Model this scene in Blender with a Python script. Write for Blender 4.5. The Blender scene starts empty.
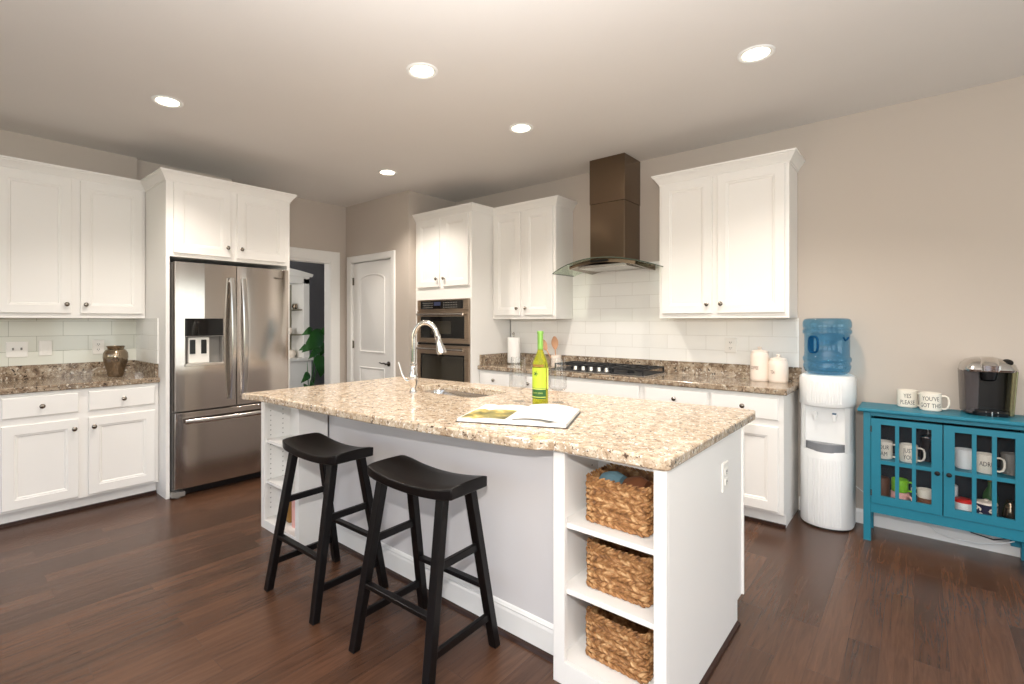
import bpy, bmesh, math, random
from mathutils import Vector, Matrix
random.seed(7)
SC = bpy.context.scene
COL = SC.collection
PI = math.pi

# ---------------------------------------------------------------- camera
cam = bpy.data.objects.new('camera', bpy.data.cameras.new('camera'))
COL.objects.link(cam)
cam.location = (0, 0, 1.345)
cam.rotation_euler = (math.radians(90), 0, math.radians(41.417))
cam.data.sensor_width = 36
cam.data.lens = 17.357
cam.data.shift_x = 0.02958
cam.data.shift_y = -0.01984
cam.data.clip_start = 0.05
SC.camera = cam

# ---------------------------------------------------------------- world, light, exposure
W = bpy.data.worlds.new('sky')
SC.world = W
W.use_nodes = True
nt = W.node_tree
bg = nt.nodes['Background']
sky = nt.nodes.new('ShaderNodeTexSky')
sky.sky_type = 'NISHITA'
sky.sun_elevation = math.radians(48)
sky.sun_rotation = math.radians(200)
sky.sun_disc = False
nt.links.new(sky.outputs[0], bg.inputs[0])
bg.inputs[1].default_value = 0.30

SC.view_settings.view_transform = 'Standard'
SC.view_settings.look = 'None'
SC.view_settings.gamma = 1
SC.view_settings.use_curve_mapping = False
SC.view_settings.exposure = 0.12


def area_light(name, loc, rot, sx, sy, power, color=(1, 0.98, 0.95)):
    L = bpy.data.lights.new(name, 'AREA')
    L.shape = 'RECTANGLE'
    L.size, L.size_y, L.energy, L.color = sx, sy, power, color
    o = bpy.data.objects.new(name, L)
    COL.objects.link(o)
    o.location = loc
    o.rotation_euler = [math.radians(a) for a in rot]
    return o


# daylight entering through the great-room windows behind the camera and the glazed doors to the right
area_light('daylight_rear_window', (-3.6, -3.12, 1.75), (90, 0, 0), 2.2, 1.5, 4, (1, 0.98, 0.96))
area_light('daylight_rear_window', (-0.6, -3.12, 1.75), (90, 0, 0), 2.2, 1.5, 8, (1, 0.99, 0.98))
area_light('daylight_rear_window', (2.2, -3.12, 1.75), (90, 0, 0), 1.6, 1.5, 10, (1, 0.99, 0.98))
area_light('daylight_patio_door', (3.34, 2.75, 1.1), (90, 0, 90), 1.9, 2.0, 23, (0.88, 0.96, 1.0))
area_light('daylight_side_window', (3.34, -0.6, 1.5), (90, 0, 90), 2.0, 1.5, 12, (0.95, 0.98, 1.0))
# added fill lamp aimed up to brighten the ceiling, no fixture stands there
area_light('added_ceiling_fill', (0.5, -0.5, 1.9), (180, 0, 0), 3.8, 3.8, 135, (1, 0.995, 0.99))
# the photographer's flash, just above the lens
FL = bpy.data.lights.new('camera_flash', 'POINT')
FL.energy, FL.color, FL.shadow_soft_size = 108, (1, 0.98, 0.96), 0.02
fo = bpy.data.objects.new('camera_flash', FL)
COL.objects.link(fo)
fo.location = (0.0, -0.03, 1.62)


# ---------------------------------------------------------------- materials
def srgb(r, g, b):
    return tuple(((c / 255) / 12.92 if c <= 10 else (((c / 255) + 0.055) / 1.055) ** 2.4) for c in (r, g, b)) + (1,)


MATS = {}


def new_mat(name):
    m = bpy.data.materials.new(name)
    m.use_nodes = True
    MATS[name] = m
    return m, m.node_tree, m.node_tree.nodes['Principled BSDF']


def plain(name, rgb, rough=0.5, metal=0.0, spec=0.5, trans=0.0, ior=1.45, bump=0.0, bscale=60, emit=0, coat=0, alpha=None, vary=0.04):
    """a procedural material: base colour gently varied by noise"""
    m, t, b = new_mat(name)
    c = srgb(*rgb)
    if vary > 0 and trans == 0:
        tc = t.nodes.new('ShaderNodeTexCoord')
        n = t.nodes.new('ShaderNodeTexNoise')
        n.inputs['Scale'].default_value = 3.0
        n.inputs['Detail'].default_value = 3
        t.links.new(tc.outputs['Object'], n.inputs['Vector'])
        mx = t.nodes.new('ShaderNodeMix')
        mx.data_type = 'RGBA'
        mx.inputs['A'].default_value = [x * (1 - vary) for x in c[:3]] + [1]
        mx.inputs['B'].default_value = [min(1, x * (1 + vary)) for x in c[:3]] + [1]
        t.links.new(n.outputs['Fac'], mx.inputs['Factor'])
        t.links.new(mx.outputs['Result'], b.inputs['Base Color'])
    else:
        b.inputs['Base Color'].default_value = c
    b.inputs['Roughness'].default_value = rough
    b.inputs['Metallic'].default_value = metal
    b.inputs['Specular IOR Level'].default_value = spec
    b.inputs['Transmission Weight'].default_value = trans
    b.inputs['IOR'].default_value = ior
    b.inputs['Coat Weight'].default_value = coat
    if emit:
        b.inputs['Emission Color'].default_value = c
        b.inputs['Emission Strength'].default_value = emit
    if bump:
        tc = t.nodes.new('ShaderNodeTexCoord')
        n = t.nodes.new('ShaderNodeTexNoise')
        n.inputs['Scale'].default_value = bscale
        t.links.new(tc.outputs['Object'], n.inputs['Vector'])
        bp = t.nodes.new('ShaderNodeBump')
        bp.inputs['Strength'].default_value = bump
        bp.inputs['Distance'].default_value = 0.01
        t.links.new(n.outputs['Fac'], bp.inputs['Height'])
        t.links.new(bp.outputs['Normal'], b.inputs['Normal'])
    return m


def ramp(t, fac, stops):
    r = t.nodes.new('ShaderNodeValToRGB')
    e = r.color_ramp.elements
    e[0].position, e[0].color = stops[0][0], srgb(*stops[0][1])
    e[1].position, e[1].color = stops[1][0], srgb(*stops[1][1])
    for p, c in stops[2:]:
        k = e.new(p)
        k.color = srgb(*c)
    t.links.new(fac, r.inputs['Fac'])
    return r.outputs['Color']


def mixc(t, fac, a, b, mode='MIX'):
    m = t.nodes.new('ShaderNodeMix')
    m.data_type = 'RGBA'
    m.blend_type = mode
    for s, v in (('Factor', fac), ('A', a), ('B', b)):
        if hasattr(v, 'is_linked'):
            t.links.new(v, m.inputs[s])
        else:
            m.inputs[s].default_value = v
    return m.outputs['Result']


def granite(name, stops, dark, light, scale=1.0, rough=0.12, stretch=1.0):
    m, t, b = new_mat(name)
    tc = t.nodes.new('ShaderNodeTexCoord')
    mp = t.nodes.new('ShaderNodeMapping')
    mp.inputs['Scale'].default_value = (scale, scale * stretch, scale)
    mp.inputs['Rotation'].default_value = (0.3, 0.2, 0.5)
    t.links.new(tc.outputs['Object'], mp.inputs['Vector'])

    def noise(s, d=4, r=0.6, dist=0.0):
        n = t.nodes.new('ShaderNodeTexNoise')
        n.inputs['Scale'].default_value = s
        n.inputs['Detail'].default_value = d
        n.inputs['Roughness'].default_value = r
        n.inputs['Distortion'].default_value = dist
        t.links.new(mp.outputs[0], n.inputs['Vector'])
        return n.outputs['Fac']
    base = ramp(t, noise(26, 5, 0.7, 0.6), stops)
    fl = ramp(t, noise(70, 2, 0.5, 0.2), [(0.60, (0, 0, 0)), (0.66, (255, 255, 255))])
    c = mixc(t, fl, base, srgb(*light))
    dk = ramp(t, noise(58, 3, 0.6, 0.4), [(0.34, (255, 255, 255)), (0.41, (0, 0, 0))])
    c = mixc(t, dk, c, srgb(*dark))
    v = t.nodes.new('ShaderNodeTexVoronoi')
    v.inputs['Scale'].default_value = 120
    t.links.new(mp.outputs[0], v.inputs['Vector'])
    vr = ramp(t, v.outputs['Distance'], [(0.0, (150, 140, 130)), (0.45, (255, 255, 255))])
    c = mixc(t, 0.5, c, vr, 'MULTIPLY')
    t.links.new(c, b.inputs['Base Color'])
    b.inputs['Roughness'].default_value = rough
    b.inputs['Specular IOR Level'].default_value = 0.5
    return m


def wood_floor():
    m, t, b = new_mat('hardwood_planks')
    tc = t.nodes.new('ShaderNodeTexCoord')
    mp = t.nodes.new('ShaderNodeMapping')
    mp.inputs['Rotation'].default_value = (0, 0, math.radians(90))
    t.links.new(tc.outputs['Object'], mp.inputs['Vector'])
    br = t.nodes.new('ShaderNodeTexBrick')
    br.offset = 0.37
    br.offset_frequency = 2
    br.inputs['Color1'].default_value = (0.0, 0.0, 0.0, 1)
    br.inputs['Color2'].default_value = (1, 1, 1, 1)
    br.inputs['Mortar'].default_value = (0.5, 0.5, 0.5, 1)
    br.inputs['Scale'].default_value = 1
    br.inputs['Mortar Size'].default_value = 0.0011
    br.inputs['Mortar Smooth'].default_value = 0.3
    br.inputs['Bias'].default_value = 0
    br.inputs['Brick Width'].default_value = 0.92
    br.inputs['Row Height'].default_value = 0.105
    t.links.new(mp.outputs[0], br.inputs['Vector'])
    # per-plank tone
    tone = ramp(t, br.outputs['Color'], [(0.0, (78, 54, 40)), (1.0, (100, 71, 53)), (0.5, (89, 62, 46))])
    # grain stretched along the plank (world Y)
    g = t.nodes.new('ShaderNodeMapping')
    g.inputs['Scale'].default_value = (26, 1.6, 1)
    t.links.new(tc.outputs['Object'], g.inputs['Vector'])
    off = t.nodes.new('ShaderNodeVectorMath')
    off.operation = 'MULTIPLY_ADD'
    off.inputs[1].default_value = (7, 7, 7)
    t.links.new(br.outputs['Color'], off.inputs[0])
    t.links.new(g.outputs[0], off.inputs[2])
    n = t.nodes.new('ShaderNodeTexNoise')
    n.inputs['Scale'].default_value = 1.6
    n.inputs['Detail'].default_value = 7
    n.inputs['Roughness'].default_value = 0.68
    n.inputs['Distortion'].default_value = 1.2
    t.links.new(off.outputs[0], n.inputs['Vector'])
    gr = ramp(t, n.outputs['Fac'], [(0.30, (176, 164, 158)), (0.66, (255, 248, 240))])
    c = mixc(t, 0.75, tone, gr, 'MULTIPLY')
    c = mixc(t, br.outputs['Fac'], c, srgb(74, 50, 38))
    t.links.new(c, b.inputs['Base Color'])
    b.inputs['Roughness'].default_value = 0.27
    b.inputs['Specular IOR Level'].default_value = 0.5
    bp = t.nodes.new('ShaderNodeBump')
    bp.inputs['Strength'].default_value = 0.25
    bp.inputs['Distance'].default_value = 0.004
    inv = mixc(t, br.outputs['Fac'], n.outputs['Fac'], (0, 0, 0, 1))
    t.links.new(inv, bp.inputs['Height'])
    t.links.new(bp.outputs['Normal'], b.inputs['Normal'])
    return m


def tile_mat(name, axis, rgb=(232, 230, 222), grout=(198, 192, 180), offz=0.0, offh=0.0):
    """glossy 4x12 running-bond tile; axis = horizontal axis of the wall"""
    m, t, b = new_mat(name)
    tc = t.nodes.new('ShaderNodeTexCoord')
    sp = t.nodes.new('ShaderNodeSeparateXYZ')
    t.links.new(tc.outputs['Object'], sp.inputs[0])
    cb = t.nodes.new('ShaderNodeCombineXYZ')
    t.links.new(sp.outputs[0 if axis == 'x' else 1], cb.inputs[0])
    t.links.new(sp.outputs[2], cb.inputs[1])
    mp = t.nodes.new('ShaderNodeMapping')
    mp.inputs['Location'].default_value = (offh, offz, 0)
    t.links.new(cb.outputs[0], mp.inputs['Vector'])
    br = t.nodes.new('ShaderNodeTexBrick')
    br.offset = 0.5
    br.inputs['Color1'].default_value = srgb(*rgb)
    br.inputs['Color2'].default_value = srgb(*[max(0, x - 5) for x in rgb])
    br.inputs['Mortar'].default_value = srgb(*grout)
    br.inputs['Scale'].default_value = 1
    br.inputs['Mortar Size'].default_value = 0.0016
    br.inputs['Mortar Smooth'].default_value = 0.2
    br.inputs['Brick Width'].default_value = 0.31
    br.inputs['Row Height'].default_value = 0.1145
    t.links.new(mp.outputs[0], br.inputs['Vector'])
    t.links.new(br.outputs['Color'], b.inputs['Base Color'])
    b.inputs['Roughness'].default_value = 0.08
    bp = t.nodes.new('ShaderNodeBump')
    bp.invert = True
    bp.inputs['Strength'].default_value = 0.5
    bp.inputs['Distance'].default_value = 0.002
    t.links.new(br.outputs['Fac'], bp.inputs['Height'])
    t.links.new(bp.outputs['Normal'], b.inputs['Normal'])
    return m


def steel(name, rgb=(190, 184, 178), rough=0.24, along='z', aniso=0.6):
    m, t, b = new_mat(name)
    tc = t.nodes.new('ShaderNodeTexCoord')
    mp = t.nodes.new('ShaderNodeMapping')
    mp.inputs['Scale'].default_value = (300, 300, 1.5) if along == 'z' else (2, 2, 400)
    t.links.new(tc.outputs['Object'], mp.inputs['Vector'])
    n = t.nodes.new('ShaderNodeTexNoise')
    n.inputs['Scale'].default_value = 1
    n.inputs['Detail'].default_value = 3
    t.links.new(mp.outputs[0], n.inputs['Vector'])
    mr = t.nodes.new('ShaderNodeMapRange')
    mr.inputs['To Min'].default_value = rough * 0.8
    mr.inputs['To Max'].default_value = rough * 1.25
    t.links.new(n.outputs['Fac'], mr.inputs['Value'])
    t.links.new(mr.outputs[0], b.inputs['Roughness'])
    b.inputs['Base Color'].default_value = srgb(*rgb)
    b.inputs['Metallic'].default_value = 1
    b.inputs['Anisotropic'].default_value = aniso
    bp = t.nodes.new('ShaderNodeBump')
    bp.inputs['Strength'].default_value = 0.02
    bp.inputs['Distance'].default_value = 0.001
    t.links.new(n.outputs['Fac'], bp.inputs['Height'])
    t.links.new(bp.outputs['Normal'], b.inputs['Normal'])
    return m


def glass(name, rgb=(255, 255, 255), rough=0.0, ior=1.45):
    return plain(name, rgb, rough=rough, trans=1.0, ior=ior, vary=0)


def thin_glass(name, tint=(255, 255, 255), ior=1.5):
    """window-like sheet glass: mostly clear with a soft reflection"""
    m = bpy.data.materials.new(name)
    m.use_nodes = True
    MATS[name] = m
    t = m.node_tree
    t.nodes.clear()
    out = t.nodes.new('ShaderNodeOutputMaterial')
    tr = t.nodes.new('ShaderNodeBsdfTransparent')
    tr.inputs['Color'].default_value = srgb(*tint)
    gl = t.nodes.new('ShaderNodeBsdfGlossy')
    gl.inputs['Roughness'].default_value = 0.02
    fr = t.nodes.new('ShaderNodeFresnel')
    fr.inputs['IOR'].default_value = ior
    mx = t.nodes.new('ShaderNodeMixShader')
    ge = t.nodes.new('ShaderNodeNewGeometry')
    mi = t.nodes.new('ShaderNodeMapRange')
    mi.inputs['To Min'].default_value = ior
    mi.inputs['To Max'].default_value = 1 / ior
    t.links.new(ge.outputs['Backfacing'], mi.inputs['Value'])
    t.links.new(mi.outputs[0], fr.inputs['IOR'])
    t.links.new(fr.outputs[0], mx.inputs[0])
    t.links.new(tr.outputs[0], mx.inputs[1])
    t.links.new(gl.outputs[0], mx.inputs[2])
    t.links.new(mx.outputs[0], out.inputs['Surface'])
    return m


WALLC = (197, 186, 175)
M = {}
M['wall'] = plain('warm_grey_wall_paint', WALLC, 0.85, spec=0.2, bump=0.03, bscale=180, vary=0.015)
M['ceil'] = plain('ceiling_paint', (230, 226, 222), 0.9, spec=0.15, bump=0.03, bscale=150, vary=0.015)
M['white'] = plain('cabinet_white', (240, 237, 232), 0.38, spec=0.4, vary=0.01)
M['trimwhite'] = plain('trim_white', (240, 238, 234), 0.4, vary=0.01)
M['knee'] = plain('island_panel_white', (216, 212, 211), 0.5, vary=0.01)
M['floor'] = wood_floor()
M['granite_light'] = granite('island_granite', [(0.30, (146, 120, 95)), (0.44, (186, 163, 137)), (0.56, (208, 190, 166)), (0.72, (228, 217, 200))], (88, 70, 57), (240, 233, 222), 1.0, 0.13)
M['granite_dark'] = granite('perimeter_granite', [(0.30, (82, 66, 54)), (0.44, (134, 114, 94)), (0.56, (168, 150, 128)), (0.72, (196, 184, 166))], (48, 38, 34), (205, 196, 180), 0.8, 0.10)
M['tile_y'] = tile_mat('tile_left_wall', 'y', (226, 226, 214), (176, 176, 160), offz=-1.018, offh=0.02)
M['tile_x'] = tile_mat('tile_hood_wall', 'x', (244, 242, 237), (220, 216, 208), offz=-1.018, offh=0.1)
M['steel'] = steel('brushed_steel', (196, 188, 181), 0.15, 'z', 0.0)
M['steel_h'] = steel('brushed_steel_bars', (205, 202, 198), 0.18, 'x', 0.2)
M['oven_steel'] = steel('oven_steel', (176, 158, 140), 0.28, 'x', 0.2)
M['chimney'] = steel('bronzed_steel', (122, 105, 88), 0.18, 'z', 0.0)
M['chrome'] = plain('chrome', (225, 222, 218), 0.06, 1.0, vary=0)
M['nickel'] = plain('satin_nickel', (150, 142, 132), 0.25, 1.0, vary=0)
M['dark_nickel'] = plain('dark_nickel', (92, 84, 76), 0.28, 1.0, vary=0)
M['black_glass'] = plain('black_glass', (14, 13, 13), 0.05, spec=0.6, vary=0)
M['oven_glass'] = plain('oven_glass', (52, 48, 40), 0.06, spec=0.7, vary=0)
M['black_plastic'] = plain('black_plastic', (20, 20, 22), 0.28, vary=0.02)
M['matte_black'] = plain('matte_black', (16, 15, 15), 0.6, vary=0.02)
M['grey_plastic'] = plain('grey_plastic', (132, 128, 122), 0.4)
M['iron'] = plain('cast_iron', (26, 26, 28), 0.5, vary=0.05)
M['white_plastic'] = plain('white_plastic', (240, 240, 238), 0.35, vary=0.01)
M['outlet'] = plain('outlet_plastic', (238, 234, 226), 0.35, vary=0.01)
M['teal'] = plain('teal_paint', (26, 118, 140), 0.42, vary=0.05)
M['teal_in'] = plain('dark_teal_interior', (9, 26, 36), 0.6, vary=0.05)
M['mug'] = plain('cream_stoneware', (236, 228, 214), 0.25, vary=0.01)
M['ink'] = plain('dark_ink', (60, 56, 54), 0.6, vary=0)
M['water_blue'] = thin_glass('blue_polycarbonate', (180, 220, 240), 1.6)
M['water_dark'] = plain('blue_grip', (22, 84, 130), 0.15, trans=0.3, ior=1.2, vary=0)
M['clear_glass'] = glass('clear_glass', (255, 255, 255), 0.0, 1.25)
M['pane'] = thin_glass('cabinet_glass', ior=1.25)
M['hood_glass'] = thin_glass('hood_glass', (240, 247, 238))
M['glass_edge'] = plain('glass_edge', (70, 84, 72), 0.1, vary=0)
M['goblet'] = thin_glass('goblet_glass', (252, 252, 252))
M['wine'] = plain('wine_bottle_glass', (196, 200, 60), 0.02, trans=0.75, ior=1.35, vary=0)
M['label_green'] = plain('lime_label', (186, 206, 60), 0.5, vary=0.06)
M['label_dark'] = plain('dark_green_label', (48, 96, 48), 0.5, vary=0.05)
M['label_yellow'] = plain('yellow_label', (222, 232, 110), 0.5, vary=0.02)
M['foil'] = plain('green_foil', (140, 188, 90), 0.3, 0.4, vary=0.05)
M['amber'] = plain('amber_print', (150, 110, 50), 0.5, vary=0.05)
M['paper'] = plain('book_paper', (232, 229, 222), 0.7, vary=0.01)
M['linen'] = plain('linen', (104, 136, 146), 0.9, vary=0.2, bump=0.4)
M['wood_spoon'] = plain('wooden_spoon', (206, 158, 124), 0.6, vary=0.12)
M['towel'] = plain('paper_towel', (248, 246, 242), 0.95, vary=0.01, bump=0.3, bscale=120)
M['canister'] = plain('canister_ceramic', (240, 226, 212), 0.3, vary=0.01)
M['bronze'] = plain('mercury_glass_bronze', (150, 134, 114), 0.14, 0.9, vary=0.35, bump=0.25, bscale=45)
M['seat_black'] = plain('black_lacquer', (12, 9, 9), 0.34, spec=0.35, vary=0.05)
M['green_mug'] = plain('lime_ceramic', (130, 200, 40), 0.3)
M['red'] = plain('red_lid', (210, 40, 34), 0.35)
M['orange'] = plain('orange_print', (232, 110, 40), 0.4)
M['pink'] = plain('pink_ceramic', (236, 178, 170), 0.35)
M['navy'] = plain('navy_print', (30, 30, 60), 0.4)
M['brown'] = plain('brown_print', (120, 74, 48), 0.5, vary=0.2)
M['leaf'] = plain('leaf_green', (44, 96, 40), 0.4, vary=0.25)
M['pot'] = plain('dark_pot', (44, 40, 38), 0.6)
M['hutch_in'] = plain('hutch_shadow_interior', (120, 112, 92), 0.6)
M['room_grey'] = plain('grey_blue_wall', (150, 150, 156), 0.85, vary=0.02)
M['rubber'] = plain('black_shoe_mold', (52, 32, 24), 0.4)
M['grey_tray'] = plain('grey_drip_tray', (128, 130, 134), 0.4)
M['grass'] = plain('lawn_green', (96, 140, 60), 0.9, vary=0.3)
M['lamp'] = plain('lamp_lens', (255, 240, 216), 0.5, emit=14, vary=0)
M['display'] = plain('display_blue', (60, 66, 92), 0.2, vary=0)


def basket_mat():
    m, t, b = new_mat('water_hyacinth')
    tc = t.nodes.new('ShaderNodeTexCoord')
    n = t.nodes.new('ShaderNodeTexNoise')
    n.inputs['Scale'].default_value = 42
    n.inputs['Detail'].default_value = 5
    t.links.new(tc.outputs['Object'], n.inputs['Vector'])
    c = ramp(t, n.outputs['Fac'], [(0.28, (98, 62, 32)), (0.5, (168, 118, 70)), (0.68, (214, 172, 122))])
    t.links.new(c, b.inputs['Base Color'])
    b.inputs['Roughness'].default_value = 0.65
    bp = t.nodes.new('ShaderNodeBump')
    bp.inputs['Strength'].default_value = 0.5
    bp.inputs['Distance'].default_value = 0.003
    t.links.new(n.outputs['Fac'], bp.inputs['Height'])
    t.links.new(bp.outputs['Normal'], b.inputs['Normal'])
    return m


def page_photo_mat():
    m, t, b = new_mat('printed_food_photo')
    tc = t.nodes.new('ShaderNodeTexCoord')
    n = t.nodes.new('ShaderNodeTexNoise')
    n.inputs['Scale'].default_value = 16
    n.inputs['Detail'].default_value = 4
    t.links.new(tc.outputs['Object'], n.inputs['Vector'])
    c = ramp(t, n.outputs['Fac'], [(0.3, (70, 66, 30)), (0.48, (140, 130, 60)), (0.6, (206, 176, 90)), (0.72, (224, 206, 170))])
    t.links.new(c, b.inputs['Base Color'])
    b.inputs['Roughness'].default_value = 0.4
    return m


M['basket'] = basket_mat()
M['photo'] = page_photo_mat()


# ---------------------------------------------------------------- mesh builder
class MB:
    def __init__(self, mat=None):
        self.v, self.f, self.M = [], [], mat or Matrix()
        self.mi = []
        self.cur = 0

    def add(self, vs, fs):
        n = len(self.v)
        self.v += [self.M @ Vector(p) for p in vs]
        self.f += [[i + n for i in f] for f in fs]
        self.mi += [self.cur] * len(fs)
        return self

    def box(self, x0, x1, y0, y1, z0, z1):
        p = [(x, y, z) for z in (z0, z1) for y in (y0, y1) for x in (x0, x1)]
        return self.add(p, [(0, 2, 3, 1), (4, 5, 7, 6), (0, 1, 5, 4), (2, 6, 7, 3), (0, 4, 6, 2), (1, 3, 7, 5)])

    def loft(self, rings, cap=True, closed=False):
        k = len(rings[0])
        vs = [p for r in rings for p in r]
        fs = []
        n = len(rings)
        for i in range(n - 1 + (1 if closed else 0)):
            a, b = i * k, ((i + 1) % n) * k
            for j in range(k):
                q = (j + 1) % k
                fs.append((a + j, a + q, b + q, b + j))
        if cap and not closed:
            fs.append(tuple(range(k))[::-1])
            fs.append(tuple(range((n - 1) * k, n * k)))
        return self.add(vs, fs)

    def lathe(self, prof, c=(0, 0, 0), n=32, axis='z', cap=True):
        rings = []
        for r, h in prof:
            r = max(r, 1e-4)
            ring = []
            for j in range(n):
                a = 2 * PI * j / n
                q = (r * math.cos(a), r * math.sin(a), h)
                if axis == 'y':
                    q = (q[0], q[2], q[1])
                elif axis == 'x':
                    q = (q[2], q[0], q[1])
                ring.append((q[0] + c[0], q[1] + c[1], q[2] + c[2]))
            rings.append(ring)
        return self.loft(rings, cap)

    def tube(self, pts, r, n=10, closed=False, flat=None):
        pts = [Vector(p) for p in pts]
        rings = []
        up = None
        m = len(pts)
        for i, p in enumerate(pts):
            if closed:
                d = pts[(i + 1) % m] - pts[i - 1]
            else:
                d = pts[min(i + 1, m - 1)] - pts[max(i - 1, 0)]
            d.normalize()
            if up is None:
                up = d.orthogonal().normalized()
            up = (up - d * up.dot(d)).normalized()
            s = d.cross(up)
            rr = r[i] if isinstance(r, (list, tuple)) else r
            rings.append([p + up * (rr * math.cos(2 * PI * j / n)) + s * (rr * (flat or 1) * math.sin(2 * PI * j / n)) for j in range(n)])
        return self.loft(rings, True, closed)

    def bar(self, a, b, w, d, w2=None, d2=None, up=(0, 1, 0)):
        """square bar from a to b; w along the side direction, d along the other"""
        a, b = Vector(a), Vector(b)
        t = (b - a).normalized()
        s = t.cross(Vector(up)).normalized()
        u = s.cross(t)
        w2 = w if w2 is None else w2
        d2 = d if d2 is None else d2
        r = []
        for p, ww, dd in ((a, w, d), (b, w2, d2)):
            r.append([p + s * (i * ww / 2) + u * (j * dd / 2) for i, j in ((-1, -1), (1, -1), (1, 1), (-1, 1))])
        return self.loft(r)

    def prism(self, poly, z0, z1):
        """polygon in x, y extruded in z"""
        return self.loft([[(x, y, z0) for x, y in poly], [(x, y, z1) for x, y in poly]])

    def strip(self, prof, path, closed=False):
        """sweep a profile (out, up) round an open plan path with mitred corners; out is to the right of travel"""
        P = [Vector((p[0], p[1])) for p in path]
        z = path[0][2] if len(path[0]) > 2 else 0
        rings = []
        for i, p in enumerate(P):
            def nrm(a, b):
                d = (b - a).normalized()
                return Vector((d.y, -d.x))
            if i == 0:
                m = nrm(P[0], P[1])
            elif i == len(P) - 1:
                m = nrm(P[-2], P[-1])
            else:
                n1, n2 = nrm(P[i - 1], p), nrm(p, P[i + 1])
                m = (n1 + n2)
                m = m / max(1e-6, m.dot(n1))
            rings.append([(p.x + m.x * o, p.y + m.y * o, z + h) for o, h in prof])
        return self.loft(rings)

    def build(self, name, mat, parent=None, bevel=0, seg=2, smooth=False, local=False, sub=0):
        """one mesh object. world coordinates unless local; parts keep the thing's frame, a top-level mesh gets its origin at its base"""
        me = bpy.data.meshes.new(name)
        vs = self.v
        xs = [p.x for p in vs]; ys = [p.y for p in vs]; zs = [p.z for p in vs]
        if parent is None:
            org = Vector(((min(xs) + max(xs)) / 2, (min(ys) + max(ys)) / 2, min(zs)))
            if local:
                org = Vector((0, 0, 0))
        else:
            root = parent
            while root.parent:
                root = root.parent
            org = Vector((0, 0, 0)) if local else root.location.copy()
        me.from_pydata([tuple(p - org) for p in vs], [], self.f)
        mats = mat if isinstance(mat, (list, tuple)) else [mat]
        for m in mats:
            me.materials.append(M[m] if isinstance(m, str) else m)
        bm = bmesh.new()
        bm.from_mesh(me)
        for i, f in enumerate(bm.faces):
            f.material_index = self.mi[i]
        bmesh.ops.recalc_face_normals(bm, faces=bm.faces)
        bm.to_mesh(me)
        bm.free()
        o = bpy.data.objects.new(name, me)
        COL.objects.link(o)
        if parent is not None:
            o.parent = parent
        else:
            o.location = org
        if smooth:
            for p in me.polygons:
                p.use_smooth = True
            try:
                me.set_sharp_from_angle(angle=math.radians(38))
            except Exception:
                pass
        if bevel:
            b = o.modifiers.new('bevel', 'BEVEL')
            b.width = bevel
            b.segments = seg
            b.limit_method = 'ANGLE'
            b.angle_limit = math.radians(40)
        if sub:
            s = o.modifiers.new('subdivision', 'SUBSURF')
            s.levels = s.render_levels = sub
        return o


def tag(o, label, cat, group=None, kind=None):
    o['label'] = label
    o['category'] = cat
    if group:
        o['group'] = group
    if kind:
        o['kind'] = kind
    return o


def thing(name, label, cat, loc=(0, 0, 0), rz=0, group=None):
    o = bpy.data.objects.new(name, None)
    o.empty_display_size = 0.05
    COL.objects.link(o)
    o.location = loc
    o.rotation_euler = (0, 0, rz)
    return tag(o, label, cat, group)


def struct(o, label=None):
    o['kind'] = 'structure'
    if label:
        o['label'] = label
    return o


def dup(root, loc, rz=None, label=None, scale=None):
    r = root.copy()
    COL.objects.link(r)
    r.location = loc
    if rz is not None:
        r.rotation_euler = (0, 0, rz)
    if label:
        r['label'] = label
    if scale:
        r.scale = scale

    def kids(src, dst):
        for ch in list(src.children):
            c = ch.copy()
            COL.objects.link(c)
            c.parent = dst
            kids(ch, c)
    kids(root, r)
    return r


def text_geo(s, size):
    cu = bpy.data.curves.new('lettering', 'FONT')
    cu.body = s
    cu.size = size
    cu.align_x = 'CENTER'
    cu.align_y = 'CENTER'
    cu.extrude = 0.0
    cu.resolution_u = 2
    cu.space_line = 1.0
    o = bpy.data.objects.new('lettering_source', cu)
    COL.objects.link(o)
    bpy.context.view_layer.update()
    dg = bpy.context.evaluated_depsgraph_get()
    me = bpy.data.meshes.new_from_object(o.evaluated_get(dg))
    vs = [tuple(v.co) for v in me.vertices]
    fs = [tuple(p.vertices) for p in me.polygons]
    bpy.data.objects.remove(o)
    bpy.data.curves.remove(cu)
    bpy.data.meshes.remove(me)
    return vs, fs


def wrap_text(mb, s, size, r, zc, ang, c=(0, 0), sx=1.0):
    """lettering wrapped on an upright cylinder; ang = direction it faces"""
    vs, fs = text_geo(s, size)
    out = []
    for x, y, z in vs:
        a = ang + x * sx / r
        out.append((c[0] + r * math.cos(a), c[1] + r * math.sin(a), zc + y))
    mb.add(out, fs)
    return mb


# frames for cabinetry: local x = along the run, y = out of the front, z = up
def frame_left(xfront):          # fronts face +X, run along +Y
    return Matrix(((0, 1, 0, xfront), (1, 0, 0, 0), (0, 0, 1, 0), (0, 0, 0, 1)))


def frame_back(yfront):          # fronts face -Y, run along +X
    return Matrix(((1, 0, 0, 0), (0, -1, 0, yfront), (0, 0, 1, 0), (0, 0, 0, 1)))


def frame_rear(yfront):          # fronts face +Y
    return Matrix(((1, 0, 0, 0), (0, 1, 0, yfront), (0, 0, 1, 0), (0, 0, 0, 1)))


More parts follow.
